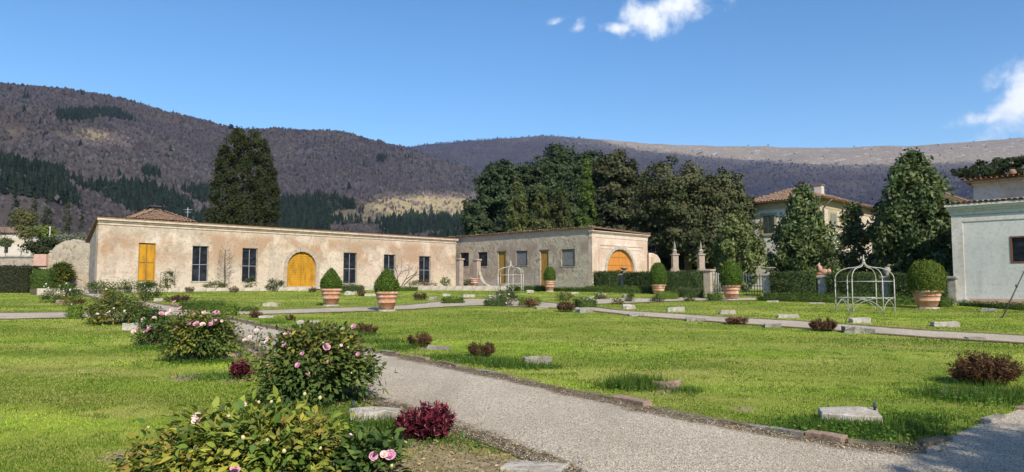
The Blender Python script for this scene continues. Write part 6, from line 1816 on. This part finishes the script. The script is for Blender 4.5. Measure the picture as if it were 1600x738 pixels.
cols = np.where((rg_.random(len(x)) < np.clip((n2 - .44) * 4, .04, .7))[:, None], dk, cols)
cols = np.where((rg_.random(len(x)) < np.clip((.42 - patch) * 6, 0, .75))[:, None], dk * 1.15, cols)
cols = np.where((rg_.random(len(x)) < np.clip(-mow - .25, 0, .6) * .8)[:, None], dk * 1.25, cols)
cols = np.where((rg_.random(len(x)) < .08 + .4 * d)[:, None], dry * .9, cols)
cols = cols * rg_.uniform(.7, 1.3, (len(x), 1))
h = rg_.uniform(.010, .026, len(x)) * (1 + .012 * y) * (.8 + .6 * n2); w = .0045 + .0011 * y
tag(link('lawn_grass', np_mesh('lawn_grass', *blades(x, y, h, w, cols)), GRASSM), 'short mown grass of the lawns', kind='stuff')
# long weeds round the stones and along the kerb
X = []; Yy = []; Hh = []
def tuft(px, py, r, n, h):
    g = G(px, py); X.append(g.x + rg_.normal(0, r, n)); Yy.append(g.y + rg_.normal(0, r * .7, n)); Hh.append(h * rg_.uniform(.4, 1.1, n))
for a in ((985, 606, .25, 900, .24), (1010, 604, .18, 500, .22), (800, 573, .3, 700, .17), (770, 566, .3, 500, .14), (700, 560, .3, 500, .13), (620, 545, .35, 700, .15), (600, 535, .4, 700, .14), (540, 525, .4, 700, .16), (500, 515, .4, 500, .14),
          (1390, 672, .35, 1500, .15), (1290, 668, .3, 1100, .13), (1340, 686, .35, 900, .10), (1240, 672, .3, 500, .10), (1560, 622, .5, 1500, .20), (1480, 620, .35, 800, .14), (1430, 655, .3, 500, .09),
          (560, 665, .25, 700, .18), (620, 668, .2, 500, .14), (540, 690, .4, 900, .12), (480, 640, .5, 700, .12), (700, 690, .3, 300, .08), (350, 590, .35, 600, .12), (300, 566, .4, 700, .13), (240, 545, .4, 600, .11), (350, 566, .2, 250, .10),
          (850, 575, .2, 300, .12), (1070, 612, .2, 250, .12), (750, 566, .25, 400, .12), (480, 512, .3, 400, .16), (430, 505, .3, 300, .12), (800, 700, .3, 250, .07)):
    tuft(*a)
X = np.concatenate(X); Yy = np.concatenate(Yy); Hh = np.concatenate(Hh); k_ = path_dist(X, Yy) > .0
X, Yy, Hh = X[k_], Yy[k_], Hh[k_]
cols = pal(len(X), [(.060, .135, .018), (.085, .165, .022), (.045, .095, .014), (.12, .17, .04)], .2, rg_)
tag(link('long_weeds', np_mesh('long_weeds', *blades(X, Yy, Hh, np.full(len(X), .013), cols, .35)), GRASSM), 'tufts of long green weeds round the stones', kind='stuff')
# broad leaved weeds
n = 9000; kk = rg_.integers(0, len(X), n); P = np.c_[X[kk] + rg_.normal(0, .08, n), Yy[kk] + rg_.normal(0, .08, n), gz_np(Yy[kk]) + rg_.uniform(.0, .07, n)]
V, F = leaf_folded(P, unit(rg_.normal(size=(n, 3)) * np.array([1, 1, .3]) + np.array([0, 0, .2])), unit(rg_.normal(0, .4, (n, 3)) + np.array([0, 0, 1.])), np.full(n, .05), np.full(n, .028), rg_)
tag(link('leafy_weeds', np_mesh('leafy_weeds', V, F, np.repeat(pal(n, [(.055, .12, .02), (.08, .14, .025), (.04, .085, .015)], .2, rg_), 5, 0)), LEAF), 'low leafy weeds between the grass tufts', kind='stuff')
# pebbles on the near paths
x, y = scatter(95000, 6.0, 20, -1.2)
inm = in_poly(x, y, PATHS[0]) | in_poly(x, y, PATHS[3]); x, y = x[inm], y[inm]; n = len(x)
s = rg_.uniform(.003, .0085, n) * (1 + .03 * y); z = gz_np(y) + .016
dirs = np.array([(1, 0, 0), (-.5, .87, 0), (-.5, -.87, 0), (0, 0, .8)]); rot = rg_.uniform(0, 6.28, n)
V = []
for dx, dy, dz in dirs:
    j = rg_.uniform(.6, 1.3, n) * s
    V.append(np.c_[x + (dx * np.cos(rot) - dy * np.sin(rot)) * j, y + (dx * np.sin(rot) + dy * np.cos(rot)) * j, z + dz * j])
V = np.stack(V, 1).reshape(-1, 3); b = np.arange(n)[:, None] * 4
F = np.concatenate([b + np.array([f]) for f in ((0, 1, 3), (1, 2, 3), (2, 0, 3))])
cols = np.repeat(pal(n, [(.46, .42, .35), (.38, .34, .28), (.60, .56, .48), (.24, .215, .175), (.44, .38, .30)], .15, rg_), 4, 0)
pm = Mat('pebble', .9, .15); pm.color(pm.attr('Col', 'Color'))
tag(link('loose_gravel', np_mesh('loose_gravel', V, F, cols), pm.m), 'loose pale gravel lying on the near paths', kind='stuff')
# fallen leaves and dry bits on bare soil
x, y = scatter(60000, 6.0, 20, -1.0); d = dirt_at(x, y); ed = np.minimum(dist_polyline(x, y, MAIN_R), dist_polyline(x, y, MAIN_L))
k_ = (rg_.random(len(x)) < np.clip(d - .25, 0, 1) * .5) | ((ed < .35) & (rg_.random(len(x)) < .22)); x, y = x[k_], y[k_]; n = len(x)
V, F = leaf_quads(np.c_[x, y, gz_np(y) + .028], np.tile((0, 0, 1.), (n, 1)), .04, .5, .35, rg_)
tag(link('leaf_litter', np_mesh('leaf_litter', V, F, np.repeat(pal(n, [(.14, .095, .055), (.22, .16, .09), (.09, .06, .035), (.28, .22, .13)], .2, rg_), 4, 0)), LEAF), 'dry leaf litter along the path edges', kind='stuff')
# fine grass on the bare edge of the terrace and beds is left to their soil

# a tree added out of view behind the viewpoint to shade the path corner
sb = Vector((10.3, -4.2, 0)); sb.z = gz(sb.y)
t = thing('added_shade_tree', 'unseen tree added behind the viewpoint to shade the path corner', 'tree', sb)
link('crown', crown_me([(0, 0, 8.2, 3.0, 2.2, 1.7), (2.6, -.2, 7.8, 2.6, 2.2, 1.6), (-2.2, -.3, 7.4, 1.8, 1.5, 1.1)], 15000, .26, OAK, 191, 170, .3), LEAF, t); link('trunk', trunk_me(8, .2, limbs=9, crown0=.6, spread=2, seed=5), BARK, t)
# ------------------------------------------------------------------ cloud bank added out of view, its outline cut to shade the mountains
ZC = 1700.0
def lit_mask(px, py, r):
    """where the mountains stand in sunshine: near ground, the clearings, the far ridge"""
    lit = np.clip((330 - r) / 80, 0, 1)
    lit = np.maximum(lit, (poly_soft(px, py, 655, 325, 140, 30, .3)) * (r < 1400))
    lit = np.maximum(lit, (poly_soft(px, py, 128, 211, 72, 20, .4)) * (r < 1600))
    yb = np.interp(px, [600, 840, 900, 1000, 1100, 1180, 1300, 1480, 1700], [190, 200, 214, 236, 247, 254, 260, 260, 258])
    lit = np.maximum(lit, np.clip((yb + 5 - py) / 8, 0, 1) * (r > 1800))
    return lit
gx = np.arange(-900, 4000, 30.0); gy = np.arange(-2300, 2400, 30.0)
GX, GY = np.meshgrid(gx, gy); sx, sy, sz = SUN_DIR
zt_ = np.full(GX.size, 150.0)
for it in range(9):                       # follow the sun rays through the cloud layer down to the ground
    t_ = (ZC - zt_) / sz; xx = GX.ravel() - sx * t_; yy = GY.ravel() - sy * t_; rr = np.hypot(xx, yy); az = np.arctan2(xx, yy)
    hz = np.where((rr > R0) & (rr < 3900), hill_z(az, rr), 2); zt_ = zt_ * .35 + hz * .65
pxx, pyy = project(xx, np.maximum(yy, 1), hz)
hit = ((1 - lit_mask(pxx, pyy, rr)) * (yy > 150) * (rr < 3800) * (np.abs(az) < 1.0)).reshape(GX.shape)
cov = (hit + .35 * (fbm(GX / 160, GY / 160, 4) - .47)) > .5
cell = cov[:-1, :-1]
ii, jj = np.nonzero(cell); nx_ = len(gx); vid = {}
top = ZC + 10 + 8 * fbm(GX / 400, GY / 400, 2); bot = ZC - 4 * fbm(GX / 350, GY / 350, 2)
V = np.r_[np.c_[GX.ravel(), GY.ravel(), bot.ravel()], np.c_[GX.ravel(), GY.ravel(), top.ravel()]]; o_ = GX.size
id0 = ii * nx_ + jj; q = np.c_[id0, id0 + 1, id0 + nx_ + 1, id0 + nx_]
F = [q[:, ::-1], q + o_]
pad = np.pad(cell, 1)
for di, dj, a, b in ((-1, 0, 0, 1), (1, 0, 2, 3), (0, -1, 3, 0), (0, 1, 1, 2)):
    e = ~pad[ii + 1 + di, jj + 1 + dj]; F.append(np.c_[q[e][:, a], q[e][:, b], q[e][:, b] + o_, q[e][:, a] + o_])
F = np.concatenate(F); used = np.unique(F); remap = np.full(len(V), -1); remap[used] = np.arange(len(used))
CLOUDM = simple('cloud', (.92, .92, .93), (.85, .86, .88), .004, 1, .0, .01, 0, 'World')
cn = CLOUDM.node_tree; ctr = cn.nodes.new('ShaderNodeBsdfTransparent'); cmx = cn.nodes.new('ShaderNodeMixShader'); cmx.inputs[0].default_value = .65
cn.links.new(cn.nodes['Principled BSDF'].outputs[0], cmx.inputs[1]); cn.links.new(ctr.outputs[0], cmx.inputs[2]); cn.links.new(cmx.outputs[0], cn.nodes['Material Output'].inputs['Surface'])   # thin cloud: part of the sunlight comes through
tag(link('added_cloud_bank', np_mesh('added_cloud_bank', V[used], remap[F], smooth=True), CLOUDM), 'unseen white cloud bank added and shaped to shade the mountains', kind='stuff')
# ------------------------------------------------------------------ haze
hm = bpy.data.materials.new('haze'); hm.use_nodes = True; nt = hm.node_tree; nt.nodes.clear()
pv = nt.nodes.new('ShaderNodeVolumePrincipled'); mo = nt.nodes.new('ShaderNodeOutputMaterial')
pv.inputs['Color'].default_value = (.50, .63, 1.0, 1); pv.inputs['Density'].default_value = .00008; pv.inputs['Anisotropy'].default_value = .1
nt.links.new(pv.outputs[0], mo.inputs['Volume'])
tag(link('haze', box_me(-4000, 4000, -4000, 4000, -60, 760), hm), 'thin blue haze over the valley', kind='stuff')
